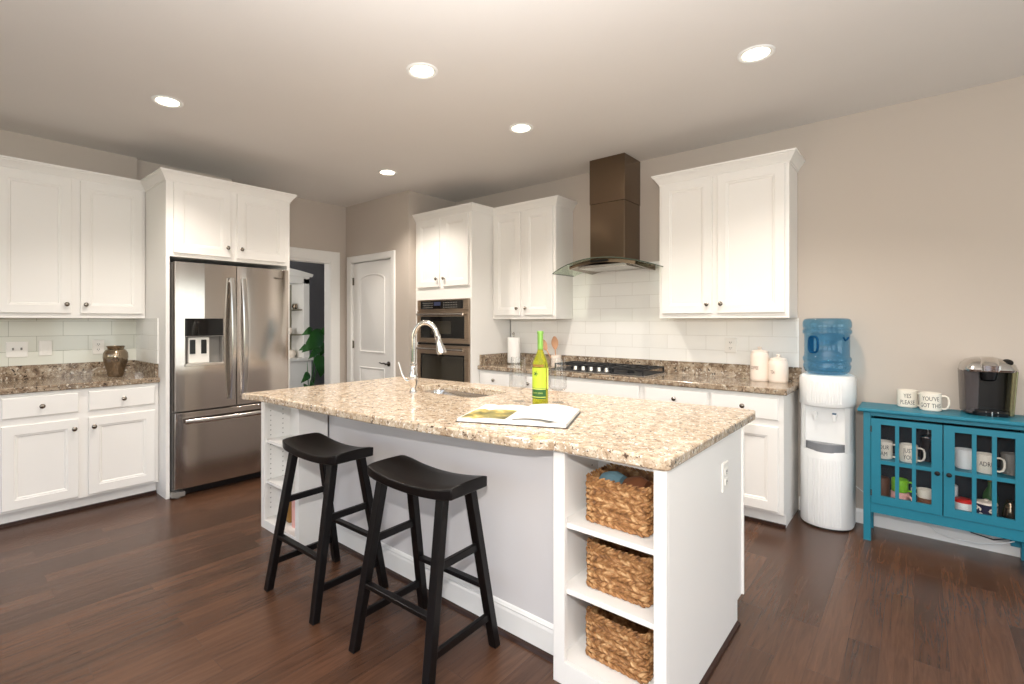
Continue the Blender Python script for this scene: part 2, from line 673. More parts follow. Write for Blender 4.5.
def panel_door(Fm, x0, x1, z0, z1, t=0.02, rail=0.06, flat=False):
    """overlay door or drawer front: outer slab, stepped ogee, recessed panel"""
    mb = MB(Fm)
    if flat:
        def rg(i, y):
            return [(x0 + i, y, z0 + i), (x1 - i, y, z0 + i), (x1 - i, y, z1 - i), (x0 + i, y, z1 - i)]
        mb.loft([rg(0, 0), rg(0, t - 0.005), rg(0.006, t)])
        return mb

    def rg(i, y):
        return [(x0 + i, y, z0 + i), (x1 - i, y, z0 + i), (x1 - i, y, z1 - i), (x0 + i, y, z1 - i)]
    mb.loft([rg(0, 0), rg(0, t - 0.003), rg(0.003, t), rg(rail, t), rg(rail + 0.003, t - 0.004), rg(rail + 0.012, t - 0.005), rg(rail + 0.018, t - 0.011), rg(rail + 0.02, t - 0.011)])
    return mb


def knob(Fm, x, z, y=0.02):
    mb = MB(Fm)
    mb.lathe([(0.006, 0), (0.005, 0.012), (0.009, 0.016), (0.0155, 0.021), (0.016, 0.026), (0.011, 0.031), (0.001, 0.033)], (x, y, z), 16, 'y')
    return mb


CROWN = [(0, 0), (0.005, 0), (0.005, 0.010), (0.010, 0.013), (0.014, 0.022), (0.026, 0.040), (0.037, 0.054), (0.041, 0.056), (0.041, 0.062), (0.048, 0.066), (0.048, 0.078), (0, 0.078)]

H = 2.747          # ceiling height
XL = -5.013        # left wall by the counter
XD = -5.25         # wall with the doorway
YP = 3.437         # wall with the pantry door
XR = -4.073        # short return wall
YW = 4.158         # hood wall
XE = 3.4           # right wall
YS = -3.2          # rear wall

# ================================================================ SETTING
fl = MB()
fl.box(-5.3, XE + 0.2, YS - 0.2, YW + 0.1, -0.08, 0)
struct(fl.build('floor', 'floor'), 'dark brown hardwood plank floor')
MB().box(-8.5, -5.3, 1.5, 7.0, -0.08, -0.001).build('floor', 'floor')['kind'] = 'structure'
c = MB()
c.box(-8.5, XE + 0.2, YS - 0.2, 7.0, H, H + 0.1)
struct(c.build('ceiling', 'ceil'), 'light grey painted ceiling')

# left wall: three set-backs, with a doorway opening
w = MB()
w.box(XL - 0.35, XL, YS, 1.218, 0, H)
w.box(XL - 0.35, XL - 0.05, 1.218, 2.02, 0, H)
w.box(XD - 0.12, XD, 2.02, 2.33, 0, H)
w.box(XD - 0.12, XD, 3.235, YP + 0.12, 0, H)
w.box(XD - 0.12, XD, 2.33, 3.235, 2.06, H)
struct(w.build('wall_left', 'wall'), 'warm grey wall behind the refrigerator run')
# pantry wall
PX0, PX1, PH = -5.14, -4.355, 2.065
w = MB()
w.box(XD, PX0, YP, YP + 0.115, 0, H)
w.box(PX1, XR, YP, YP + 0.115, 0, H)
w.box(PX0, PX1, YP, YP + 0.115, PH, H)
w.box(XR - 0.115, XR, YP + 0.115, YW, 0, H)
struct(w.build('wall_pantry', 'wall'), 'warm grey wall around the pantry door')
w = MB()
w.box(XR - 0.1, XE + 0.1, YW, YW + 0.12, 0, H)
struct(w.build('wall_back', 'wall'), 'warm grey wall behind range hood and water cooler')
# pantry closet inside is closed off
MB().box(-5.25, XR - 0.115, YP + 0.9, YP + 0.95, 0, H).build('wall_closet', 'wall')['kind'] = 'structure'
# rear and right walls with window openings
w = MB()
ops = [(-4.8, -2.4), (-1.8, 0.6), (1.3, 3.0)]
xs = XL - 0.35
for a, b in ops:
    w.box(xs, a, YS - 0.12, YS, 0, H)
    w.box(a, b, YS - 0.12, YS, 0, 0.55)
    w.box(a, b, YS - 0.12, YS, 2.55, H)
    xs = b
w.box(xs, XE + 0.1, YS - 0.12, YS, 0, H)
struct(w.build('wall_rear', 'wall'), 'warm grey wall with windows behind the viewer')
w = MB()
w.box(XE, XE + 0.12, YS, -1.7, 0, H)
w.box(XE, XE + 0.12, -1.7, 0.5, 0, 0.7)
w.box(XE, XE + 0.12, -1.7, 0.5, 2.3, H)
w.box(XE, XE + 0.12, 0.5, 1.75, 0, H)
w.box(XE, XE + 0.12, 1.75, 3.75, 2.12, H)
w.box(XE, XE + 0.12, 3.75, YW, 0, H)
struct(w.build('wall_right', 'wall'), 'warm grey wall with glazed doors')


def window(n, axis, a, b, z0, z1, pos, cols):
    mb = MB()
    def bx(u0, u1, q0, q1):
        if axis == 'x':
            mb.box(u0, u1, pos - 0.04, pos + 0.04, q0, q1)
        else:
            mb.box(pos - 0.04, pos + 0.04, u0, u1, q0, q1)
    bx(a, b, z0, z0 + 0.07); bx(a, b, z1 - 0.07, z1)
    for k in range(cols + 1):
        u = a + (b - a) * k / cols
        bx(max(a, u - 0.04), min(b, u + 0.04), z0, z1)
    if z1 - z0 < 2.05:
        bx(a, b, (z0 + z1) / 2 - 0.025, (z0 + z1) / 2 + 0.025)
    struct(mb.build('window_%d' % n, 'trimwhite'), 'white framed window')


window(1, 'x', -4.8, -2.4, 0.55, 2.55, YS - 0.06, 2)
window(2, 'x', -1.8, 0.6, 0.55, 2.55, YS - 0.06, 2)
window(3, 'x', 1.3, 3.0, 0.55, 2.55, YS - 0.06, 2)
window(4, 'y', -1.7, 0.5, 0.7, 2.3, XE + 0.06, 2)
window(5, 'y', 1.75, 3.75, 0.0, 2.12, XE + 0.06, 2)
MB().box(-22, 22, -24, YS - 0.4, -0.35, -0.25).box(XE + 0.4, 24, YS - 0.4, 14, -0.35, -0.25).build('ground', 'grass')['kind'] = 'structure'

# room beyond the doorway
w = MB()
w.box(-8.4, -8.3, 1.5, 6.2, 0, H)
w.box(-8.4, XD - 0.12, 5.0, 5.1, 0, H)
w.box(-8.4, XD - 0.12, 1.5, 1.6, 0, H)
struct(w.build('wall_far', 'room_grey'), 'grey wall of the room beyond the doorway')

# baseboards
BB = [(0, 0), (0.014, 0), (0.014, 0.072), (0.009, 0.084), (0.006, 0.094), (0, 0.094)]


def baseboard(side, path):
    struct(MB().strip(BB, path).build('baseboard_' + side, 'trimwhite'), 'white painted baseboard')


baseboard('back', [(XE, YW, 0), (-0.635, YW, 0)][::-1])
baseboard('pantry', [(XD, YP, 0), (-5.205, YP, 0)])
baseboard('right', [(XE, YW, 0), (XE, 3.75, 0)])
baseboard('rear', [(XE, YS, 0), (XL, YS, 0)])
baseboard('left', [(XL, YS, 0), (XL, 0.2, 0)])


# casings
def casing(n, Fm, x0, x1, ztop, wd=0.075, name='trim'):
    mb = MB(Fm)
    prof = [(0, 0), (0, 0.012), (0.012, 0.017), (wd - 0.02, 0.02), (wd - 0.006, 0.022), (wd, 0.016), (wd, 0)]
    rings = []
    for cx, cz, mx, mz in ((x0, 0, -1, 0), (x0, ztop, -1, 1), (x1, ztop, 1, 1), (x1, 0, 1, 0)):
        rings.append([(cx + mx * a, b, cz + mz * a) for a, b in prof])
    mb.loft(rings)
    return struct(mb.build('%s_%d' % (name, n), 'trimwhite'), 'white moulded door casing')


casing(1, frame_left(XD), 2.345, 3.22, 2.06, 0.12)
casing(2, frame_back(YP), PX0 + 0.012, PX1 - 0.012, PH - 0.012, 0.075)
# jamb linings
j = MB()
j.box(XD - 0.12, XD + 0.001, 3.215, 3.235, 0, 2.06)
j.box(XD - 0.12, XD + 0.001, 2.33, 2.35, 0, 2.06)
j.box(XD - 0.12, XD + 0.001, 2.35, 3.215, 2.04, 2.06)
struct(j.build('trim_3', 'trimwhite'), 'white doorway lining')
j = MB()
j.box(PX0, PX0 + 0.013, YP, YP + 0.115, 0, PH)
j.box(PX1 - 0.013, PX1, YP, YP + 0.115, 0, PH)
j.box(PX0 + 0.013, PX1 - 0.013, YP, YP + 0.115, PH - 0.013, PH)
struct(j.build('trim_4', 'trimwhite'), 'white pantry door lining')

# pantry door: two panels, the upper with an arched head
dr = thing('door_1', 'white two-panel pantry door with arched upper panel', 'door', (PX0 + 0.016, YP + 0.02, 0))
dr['kind'] = 'structure'
dx0, dx1, dzt = PX0 + 0.016, PX1 - 0.016, PH - 0.022
DF = frame_back(YP + 0.02)


def arch_ring(x0, x1, z0, z1, rise, i, y, n=14):
    pts = [(x0 + i, y, z0 + i), (x1 - i, y, z0 + i)]
    for k in range(n + 1):
        s = k / n
        x = (x1 - i) + ((x0 + i) - (x1 - i)) * s
        # shouldered arch: flat sides then a raised centre
        u = (s - 0.5) * 2
        zz = z1 - i + rise * max(0.0, math.cos(u * PI / 2)) ** 0.55 - rise
        pts.append((x, y, zz))
    return pts


d = MB(DF)
d.box(dx0, dx1, -0.035, 0, 0.006, dzt)
slab = d.build('door_slab', 'trimwhite', dr, 0.002)
st = 0.135
for (z0, z1, rise, nm) in ((0.985, 1.905, 0.055, 'upper_panel'), (0.24, 0.815, 0.0, 'lower_panel')):
    d = MB(DF)
    a, b = dx0 + st, dx1 - st
    rings = [arch_ring(a, b, z0, z1, rise, i, y) for i, y in ((0, 0.0), (0.004, 0.009), (0.012, 0.010), (0.022, 0.001), (0.03, 0.001), (0.055, 0.011))]
    d.loft(rings)
    d.build(nm, 'trimwhite', dr, smooth=True)
d = MB(DF)
for z in (1.83, 1.07, 0.25):
    d.lathe([(0.007, -0.045), (0.007, 0.045)], (dx0 - 0.006, 0.006, z), 10)
    d.box(dx0 - 0.004, dx0 + 0.02, 0, 0.002, z - 0.045, z + 0.045)
d.build('hinge', 'nickel', dr)
hx, hz = -4.43, 0.872
hx = dx1 - 0.065
d = MB(DF)
d.lathe([(0.028, 0), (0.028, 0.006), (0.022, 0.010), (0.011, 0.012), (0.010, 0.045), (0.012, 0.050), (0.001, 0.052)], (hx, 0, hz), 20, 'y')
d.tube([(hx, 0.043, hz), (hx - 0.03, 0.046, hz + 0.008), (hx - 0.07, 0.046, hz + 0.004), (hx - 0.115, 0.044, hz + 0.012)], [0.009, 0.008, 0.007, 0.006], 10)
d.build('lever_handle', 'dark_nickel', dr, smooth=True)


# ================================================================ CEILING LIGHTS
def make_light():
    t = thing('ceiling_light', '', 'ceiling light', group='recessed ceiling lights')
    r = MB()
    r.lathe([(0.062, 0.004), (0.064, -0.004), (0.080, -0.008), (0.088, -0.004), (0.089, 0.001)], (0, 0, 0), 40, cap=False)
    r.build('trim_ring', 'grey_plastic' if False else 'white_plastic', t, smooth=True, local=True)
    l = MB()
    l.lathe([(0.0, -0.0035), (0.040, -0.0055), (0.0625, -0.003), (0.0625, 0.003), (0, 0.003)], (0, 0, 0), 40)
    l.build('lens', 'lamp', t, smooth=True, local=True)
    return t


spots = [(-2.075, 1.848, 'white recessed ceiling light directly above the sink end of the island, between two others'),
         (-0.633, 2.886, 'white recessed ceiling light nearest the wall cabinet above the canisters'),
         (-3.578, 1.034, 'white recessed ceiling light in front of the tall refrigerator cabinet'),
         (-2.151, 2.869, 'white recessed ceiling light nearest the range hood chimney'),
         (-3.727, 2.889, 'white recessed ceiling light nearest the pantry door')]
l0 = make_light()
for i, (x, y, lab) in enumerate(spots):
    o = l0 if i == 0 else dup(l0, (x, y, H))
    o.location = (x, y, H)
    o['label'] = lab
    L = bpy.data.lights.new('downlight_lamp', 'SPOT')
    L.energy = 78
    L.color = (1.0, 0.92, 0.83)
    L.spot_size = math.radians(125)
    L.spot_blend = 0.7
    L.shadow_soft_size = 0.06
    lo = bpy.data.objects.new('downlight_lamp', L)
    COL.objects.link(lo)
    lo.location = (x, y, H - 0.03)

# ================================================================ LEFT RUN
FB, FU, FT = frame_left(-4.425), frame_left(-4.775), frame_left(-4.26)
Y0, Y1 = 0.29, 1.218

t = thing('base_cabinet', 'white base cabinet with two doors and two drawers under the left counter', 'cabinet', (-4.7, 0.75, 0))
b = MB(FB)
b.box(Y0, Y1 - 0.002, -0.575, 0, 0.10, 0.873)
b.box(Y0 + 0.0, Y1 - 0.002, -0.575, -0.065, 0, 0.10)
b.build('carcass', 'white', t, 0.001)
MB(FB).box(Y0, Y1 - 0.002, -0.066, -0.048, 0, 0.022).build('toe_moulding', 'rubber', t)
for a, bb in ((0.336, 0.728), (0.782, 1.190)):
    d = panel_door(FB, a, bb, 0.118, 0.665).build('door', 'white', t)
    knob(FB, bb - 0.028 if a < 0.5 else a + 0.028, 0.60).build('knob', 'nickel', d, smooth=True)
    d = panel_door(FB, a, bb, 0.712, 0.850, flat=True).build('drawer', 'white', t)
    knob(FB, (a + bb) / 2, 0.78).build('knob', 'nickel', d, smooth=True)


def wall_cabinet(Fm, x0, x1, z0, z1, depth, doors, label, name='upper_cabinet', knobz=1.475, crown=True, left_ret=True, right_ret=True, loc=None, kx=None, cr=0.078, zlow=None):
    loc = loc or tuple(Fm @ Vector(((x0 + x1) / 2, -depth / 2, z0)))
    t = thing(name, label, 'cabinet', loc)
    b = MB(Fm)
    b.box(x0, x1, -depth, 0, z0, z1)
    b.build('carcass', 'white', t, 0.0012)
    for i, (a, bb) in enumerate(doors):
        d = panel_door(Fm, a, bb, z0 + 0.035, z1 - 0.012).build('door', 'white', t)
        x = bb - 0.03 if i == 0 else a + 0.03
        knob(Fm, x, knobz).build('knob', 'nickel', d, smooth=True)
    if crown:
        add_crown(Fm, x0, x1, z1, depth, t, left_ret, right_ret)
    return t


def add_crown(Fm, x0, x1, z1, depth, t, left_ret=True, right_ret=True, dl=None, dr=None):
    dl = depth if dl is None else dl
    dr = depth if dr is None else dr
    flip = Fm.to_3x3().determinant() < 0
    path = []
    if left_ret:
        path.append((x0, -dl, z1 - 0.01))
    path += [(x0, 0, z1 - 0.01), (x1, 0, z1 - 0.01)]
    if right_ret:
        path.append((x1, -dr, z1 - 0.01))
    # travelling this way the outside lies to the left, so reverse
    path = path[::-1]
    MB(Fm).strip(CROWN, path).build('crown_moulding', 'white', t)


wall_cabinet(FU, 0.29, Y1 - 0.002, 1.372, 2.425, 0.232, [(0.335, 0.742), (0.795, 1.196)], 'white two-door wall cabinet above the left counter', left_ret=False, right_ret=False)

# tall refrigerator surround
t = thing('refrigerator_cabinet', 'tall white cabinet surround with two doors above the refrigerator', 'cabinet', (-4.6, 1.71, 0))
YA, YB = 1.219, 2.201
b = MB(FT)
b.box(YA, YA + 0.026, -0.75, 0, 0, 1.845)
b.build('side_panel', 'white', t, 0.0012)
b = MB(FT)
b.box(YB - 0.026, YB, -0.75, 0, 0, 1.845)
b.build('side_panel', 'white', t, 0.0012)
b = MB(FT)
b.box(YA, YB, -0.75, 0, 1.845, 2.425)
b.build('carcass', 'white', t, 0.0012)
for i, (a, bb) in enumerate(((1.268, 1.684), (1.736, 2.155))):
    d = panel_door(FT, a, bb, 1.872, 2.412).build('door', 'white', t)
    knob(FT, bb - 0.03 if i == 0 else a + 0.03, 1.948).build('knob', 'nickel', d, smooth=True)
add_crown(FT, YA, YB, 2.425, 0.75, t, True, True)


# worktops
def slab_with_edge(mb, poly, z0, z1, e=0.006):
    n = len(poly)
    P = [Vector(p) for p in poly]
    # signed area -> outward side
    A = sum(P[i].x * P[(i + 1) % n].y - P[(i + 1) % n].x * P[i].y for i in range(n))
    sgn = 1 if A > 0 else -1

    def inset(d):
        out = []
        for i in range(n):
            a, b_, c_ = P[i - 1], P[i], P[(i + 1) % n]
            d1 = (b_ - a).normalized(); d2 = (c_ - b_).normalized()
            n1 = Vector((-d1.y, d1.x)) * sgn; n2 = Vector((-d2.y, d2.x)) * sgn
            m = n1 + n2
            m = m / max(0.3, m.dot(n1))
            out.append(b_ + m * d)
        return out
    rings = []
    for d, z in ((e, z0), (e * 0.3, z0 + e * 0.4), (0, z0 + e), (0, z1 - e), (e * 0.3, z1 - e * 0.4), (e, z1)):
        rings.append([(q.x, q.y, z) for q in inset(d)])
    mb.loft(rings)
    return mb


def rect(x0, x1, y0, y1):
    return [(x0, y0), (x1, y0), (x1, y1), (x0, y1)]


g = slab_with_edge(MB(), rect(XL + 0.001, -4.395, 0.28, 1.2175), 0.875, 0.915)
wt = tag(g.build('worktop', 'granite_dark'), 'speckled grey-brown granite worktop on the left base cabinet under the vase', 'worktop')
g = MB()
g.box(XL + 0.001, XL + 0.02, 0.28, 1.2175, 0.915, 1.018)
g.box(XL + 0.02, -4.43, 1.1975, 1.2175, 0.915, 1.018)
o = g.build('granite_upstand', 'granite_dark', wt, 0.001)
# tiles
tg = MB().box(XL, XL + 0.009, 0.28, 1.2185, 1.0185, 1.3715)
tag(tg.build('tile_backsplash', 'tile_y'), 'glossy pale green-white tile backsplash above the left counter', 'backsplash')
tg = MB().box(XL + 0.0095, -4.43, 1.2105, 1.2185, 1.0185, 1.3715)
tag(tg.build('tile_backsplash', 'tile_x'), 'tile strip on the side of the refrigerator cabinet beside the vase', 'backsplash')


# switch plates and outlets
def plate(Fm, xc, zc, wd, kind, label):
    t = thing('outlet' if kind == 'outlet' else 'light_switch', label, 'outlet' if kind == 'outlet' else 'light switch', tuple(Fm @ Vector((xc, 0, zc - 0.058))))
    p = MB(Fm)
    x0, x1, z0, z1 = xc - wd / 2, xc + wd / 2, zc - 0.058, zc + 0.058
    p.loft([[(x0 + i, y, z0 + i), (x1 - i, y, z0 + i), (x1 - i, y, z1 - i), (x0 + i, y, z1 - i)] for i, y in ((0, 0), (0, 0.003), (0.003, 0.006))])
    p.build('wall_plate', 'outlet', t)
    if kind == 'outlet':
        q = MB(Fm)
        for dz in (-0.021, 0.021):
            q.prism([(0, 0)] * 0 or [(xc + 0.017 * math.cos(a), 0.0) for a in ()] or [(xc - 0.016, 0.005), (xc + 0.016, 0.005), (xc + 0.016, 0.009), (xc - 0.016, 0.009)], zc + dz - 0.014, zc + dz + 0.014)
        q.build('receptacle', 'outlet', t, 0.002)
        for dz in (-0.021, 0.021):
            q = MB(Fm)
            for dx in (-0.006, 0.006):
                q.box(xc + dx - 0.0015, xc + dx + 0.0015, 0.0085, 0.0097, zc + dz - 0.003, zc + dz + 0.006)
            q.box(xc - 0.002, xc + 0.002, 0.0085, 0.0097, zc + dz - 0.011, zc + dz - 0.007)
            q.build('socket_slot', 'matte_black', t)
    else:
        n = 2 if wd > 0.1 else 1
        for k in range(n):
            cx = xc + (k - (n - 1) / 2) * 0.046
            if n == 1:
                q = MB(Fm).box(cx - 0.017, cx + 0.017, 0.005, 0.0085, zc - 0.034, zc + 0.034)
                q.build('rocker', 'outlet', t, 0.002)
            else:
                q = MB(Fm).box(cx - 0.005, cx + 0.005, 0.005, 0.018, zc - 0.004, zc + 0.014)
                q.build('toggle', 'grey_plastic', t, 0.001)
    return t


FLT = frame_left(XL + 0.0095)
plate(FLT, 0.466, 1.138, 0.120, 'switch', 'double toggle light switch plate on the tiles above the left counter')
plate(FLT, 0.625, 1.143, 0.078, 'switch', 'single rocker light switch plate between the double switch and the vase')
plate(FLT, 0.95, 1.14, 0.078, 'outlet', 'wall outlet on the tiles behind the bronze vase')

# vase
t = tag(MB().lathe([(0.045, 0.0), (0.050, 0.004), (0.060, 0.05), (0.076, 0.11), (0.083, 0.15), (0.080, 0.185), (0.066, 0.208), (0.053, 0.215), (0.055, 0.222), (0.062, 0.238), (0.058, 0.239), (0.048, 0.222), (0.048, 0.21), (0.06, 0.19), (0.06, 0.1), (0.035, 0.01), (0, 0.008)], (-4.74, 1.01, 0.9155), 40).build('vase', 'bronze', smooth=True), 'mottled bronze mercury glass vase on the left counter', 'vase')

# ---------------------------------------------------------------- refrigerator
t = thing('refrigerator', 'stainless steel french-door refrigerator with water dispenser and bottom freezer drawer', 'refrigerator', (-4.55, 1.71, 0))
XF = -4.19
FR = frame_left(XF)
b = MB(FR)
b.box(1.262, 2.158, -0.74, -0.068, 0.05, 1.80)
b.build('cabinet_body', 'grey_plastic', t, 0.003)
b = MB(FR).box(1.262, 2.158, -0.68, -0.085, 0.003, 0.05)
b.build('kick_grille', 'black_plastic', t)
b = MB(FR)
for yy in (1.29, 2.12):
    b = MB(FR).lathe([(0.02, 0), (0.02, 0.05)], (yy, -0.05, 0.0), 12)
    b.box(yy - 0.045, yy + 0.045, -0.09, -0.02, 0.012, 0.045)
    b.build('leveling_foot', 'grey_plastic', t)


def fdoor(x0, x1, z0, z1, name, bow=0.012):
    d = MB(FR)
    n = 12
    rings = []
    for k in range(n + 1):
        s = k / n
        x = x0 + (x1 - x0) * s
        yb = bow * (1 - (2 * s - 1) ** 2)
        e = 0.006 if k in (0, n) else 0
        rings.append([(x, -0.062, z0), (x, yb - e, z0), (x, yb - e, z1), (x, -0.062, z1)])
    d.loft(rings)
    return d.build(name, 'steel', t, 0.002, smooth=True)


ld = MB(FR)
# left door built around the dispenser opening
x0, x1, z0, z1 = 1.262, 1.706, 0.663, 1.80
ox0, ox1, oz0, oz1 = 1.325, 1.600, 1.005, 1.37


def ybow(x):
    s = (x - x0) / (x1 - x0)
    return 0.010 * (1 - (2 * s - 1) ** 2)


xsn = [x0, ox0, (ox0 + ox1) / 2, ox1, x1]
zsn = [z0, oz0, oz1, z1]
vs, fs = [], []
for z in zsn:
    for x in xsn:
        vs.append((x, ybow(x), z))
nb = len(vs)
for z in zsn:
    for x in xsn:
        vs.append((x, -0.062, z))
K = len(xsn)
for jz in range(3):
    for ix in range(K - 1):
        if jz == 1 and ix in (1, 2):
            continue
        q = jz * K + ix
        fs.append((q, q + 1, q + 1 + K, q + K))
for jz in range(3):
    for ix in range(K - 1):
        q = nb + jz * K + ix
        fs.append((q, q + K, q + 1 + K, q + 1))
for ix in range(K - 1):
    fs.append((ix, nb + ix, nb + ix + 1, ix + 1)); q = 3 * K + ix
    fs.append((q, q + 1, nb + q + 1, nb + q))
for jz in range(3):
    q = jz * K
    fs.append((q, q + K, nb + q + K, nb + q)); q = jz * K + K - 1
    fs.append((q, nb + q, nb + q + K, q + K))
ld.add(vs, fs)
LD = ld.build('door', 'steel', t)
LD['label'] = 'left door with water dispenser'
# dispenser
dsp = MB(FR)
dsp.box(ox0, ox1, 0.0, 0.012, oz1 - 0.135, oz1)
dsp.build('dispenser_display', 'black_glass', LD, 0.002)
rec = MB(FR)
zt = oz1 - 0.135
rec.box(ox0, ox0 + 0.006, -0.06, 0.006, oz0, zt)
rec.box(ox1 - 0.006, ox1, -0.06, 0.006, oz0, zt)
rec.box(ox0, ox1, -0.061, -0.055, oz0, zt)
rec.box(ox0, ox1, -0.06, 0.010, zt - 0.006, zt)
rec.build('dispenser_recess', 'grey_plastic', LD, 0.001)
rec = MB(FR)
rec.box(ox0 - 0.002, ox1 + 0.002, -0.055, 0.022, oz0 - 0.004, oz0 + 0.020)
rec.build('drip_tray', 'steel_h', LD, 0.003)
rec = MB(FR)
rec.box(ox0 + 0.03, ox0 + 0.18, -0.055, -0.012, oz0 + 0.02, zt - 0.012)
rec.build('dispenser_block', 'outlet', LD, 0.004)
rec = MB(FR)
for xx in (ox0 + 0.058, ox0 + 0.138):
    rec.box(xx - 0.020, xx + 0.020, -0.012, -0.004, oz0 + 0.09, zt - 0.03)
rec.build('paddle', 'black_plastic', LD, 0.004)
RD = fdoor(1.714, 2.158, 0.663, 1.80, 'door')
RD['label'] = 'right door of plain steel'
FD = fdoor(1.262, 2.158, 0.075, 0.650, 'freezer_drawer', 0.012)
vs_, fs_ = text_geo('Whirlpool', 0.020)
tb = MB(FR).add([(2.055 + x, 0.0115, 1.722 + y) for x, y, z in vs_], fs_)
tb.build('lettering', 'steel_h', RD)


def bowed_handle(x, z0, z1, r=0.013):
    h = MB(FR)
    pts = []
    for k in range(17):
        s = k / 16
        pts.append((x, 0.030 + 0.036 * math.sin(PI * s), z0 + (z1 - z0) * s))
    rings = []
    for p in pts:
        rings.append([(p[0] - 0.017, p[1] - 0.010, p[2]), (p[0] + 0.017, p[1] - 0.010, p[2]), (p[0] + 0.019, p[1] + 0.004, p[2]), (p[0] + 0.012, p[1] + 0.010, p[2]), (p[0] - 0.012, p[1] + 0.010, p[2]), (p[0] - 0.019, p[1] + 0.004, p[2])])
    h.loft(rings)
    h.box(x - 0.012, x + 0.012, 0.004, 0.036, z0 + 0.005, z0 + 0.035)
    h.box(x - 0.012, x + 0.012, 0.004, 0.036, z1 - 0.035, z1 - 0.005)
    return h


bowed_handle(1.664, 0.72, 1.70).build('handle', 'steel_h', LD, smooth=True)
bowed_handle(1.756, 0.72, 1.70).build('handle', 'steel_h', RD, smooth=True)
h = MB(FR)
rings = []
for k in range(21):
    s = k / 20
    x = 1.32 + (2.10 - 1.32) * s
    y = 0.036 + 0.030 * math.sin(PI * s)
    rings.append([(x, y - 0.010, 0.566), (x, y + 0.006, 0.566), (x, y + 0.011, 0.574), (x, y + 0.011, 0.592), (x, y + 0.006, 0.600), (x, y - 0.010, 0.600)])
h.loft(rings)
h.box(1.325, 1.355, 0.004, 0.036, 0.572, 0.594)
h.box(2.065, 2.095, 0.004, 0.036, 0.572, 0.594)
h.build('handle', 'steel_h', FD, smooth=True)

# ================================================================ OVEN TOWER
YO = 3.538
FO = frame_back(YO)
OX0, OX1 = XR + 0.001, -3.25
t = thing('oven_cabinet', 'tall white oven cabinet with two upper doors beside the pantry', 'cabinet', (-3.66, 3.85, 0))
b = MB(FO)
b.box(OX0, OX1, -0.619, 0, 1.575, 2.425)
b.box(OX0, OX0 + 0.045, -0.619, 0, 0.10, 1.575)
b.box(OX1 - 0.02, OX1, -0.619, 0, 0.10, 1.575)
b.box(OX0, OX1, -0.619, 0, 0.10, 0.42)
b.box(OX0, OX1, -0.619, -0.06, 0.0, 0.10)
b.box(OX0, OX1, -0.619, -0.60, 0.42, 1.575)
b.build('carcass', 'white', t, 0.0012)
for i, (a, bb) in enumerate(((-4.030, -3.690), (-3.640, -3.285))):
    d = panel_door(FO, a, bb, 1.705, 2.412).build('door', 'white', t)
    knob(FO, bb - 0.03 if i == 0 else a + 0.03, 1.785).build('knob', 'nickel', d, smooth=True)
d = panel_door(FO, -4.03, -3.285, 0.13, 0.40, flat=True).build('drawer', 'white', t)
knob(FO, -3.66, 0.27).build('knob', 'nickel', d, smooth=True)
add_crown(FO, OX0, OX1, 2.425, 0.62, t, False, True)

ax0, ax1 = -4.024, -3.272
t = thing('built_in_microwave', 'stainless built-in microwave with black window above the wall oven', 'microwave', ((ax0 + ax1) / 2, YO, 1.15))
b = MB(FO).box(ax0 + 0.005, ax1 - 0.005, -0.5, 0.0, 1.125, 1.570)
b.build('microwave_body', 'oven_steel', t)
b = MB(FO)
b.box(ax0, ax1, 0, 0.020, 1.462, 1.572)
cp = b.build('control_panel', 'oven_steel', t, 0.003)
MB(FO).box(ax0 + 0.055, ax1 - 0.075, 0.018, 0.022, 1.476, 1.560).build('control_glass', 'black_glass', cp, 0.001)
MB(FO).box(ax0 + 0.26, ax0 + 0.36, 0.0215, 0.0228, 1.510, 1.548).build('clock_display', 'display', cp)
k = MB(FO)
for i in range(9):
    xx = ax0 + 0.09 + i * 0.018
    for q in range(3):
        k.box(xx, xx + 0.009, 0.0215, 0.0226, 1.487 + q * 0.024, 1.495 + q * 0.024)
k.build('keypad', 'grey_plastic', cp)
k = MB(FO)
for i in range(9):
    xx = ax0 + 0.40 + i * 0.023
    for q in range(3):
        k.box(xx, xx + 0.011, 0.0215, 0.0226, 1.487 + q * 0.024, 1.495 + q * 0.024)
k.build('keypad', 'grey_plastic', cp)


def oven_door(z0, z1, gx, gz0, gz1, frost, parent):
    b = MB(FO)
    yo = 0.024
    # frame of four bars around the glass
    b.box(ax0, ax1, 0, yo, z0, gz0)
    b.box(ax0, ax1, 0, yo, gz1, z1)
    b.box(ax0, ax0 + gx, 0, yo, gz0, gz1)
    b.box(ax1 - gx, ax1, 0, yo, gz0, gz1)
    d = b.build('door', 'oven_steel', parent)
    MB(FO).box(ax0 + gx - 0.002, ax1 - gx + 0.002, 0.006, yo - 0.004, gz0 - 0.002, gz1 + 0.002).build('door_glass', 'black_glass', d)
    ix, iz = frost
    MB(FO).box(ax0 + gx + ix, ax1 - gx - ix - (0.03 if ix > 0.1 else 0), yo - 0.004, yo - 0.003, gz0 + iz, gz1 - iz).build('window_screen', 'oven_glass', d)
    h = MB(FO)
    zz = z1 - 0.035
    h.tube([(ax0 + 0.04, yo + 0.038, zz), (ax1 - 0.04, yo + 0.038, zz)], 0.012, 12)
    for xx in (ax0 + 0.07, ax1 - 0.07):
        h.tube([(xx, yo - 0.002, zz), (xx, yo + 0.036, zz)], 0.008, 8)
    h.build('handle', 'steel_h', d, smooth=True)
    return d


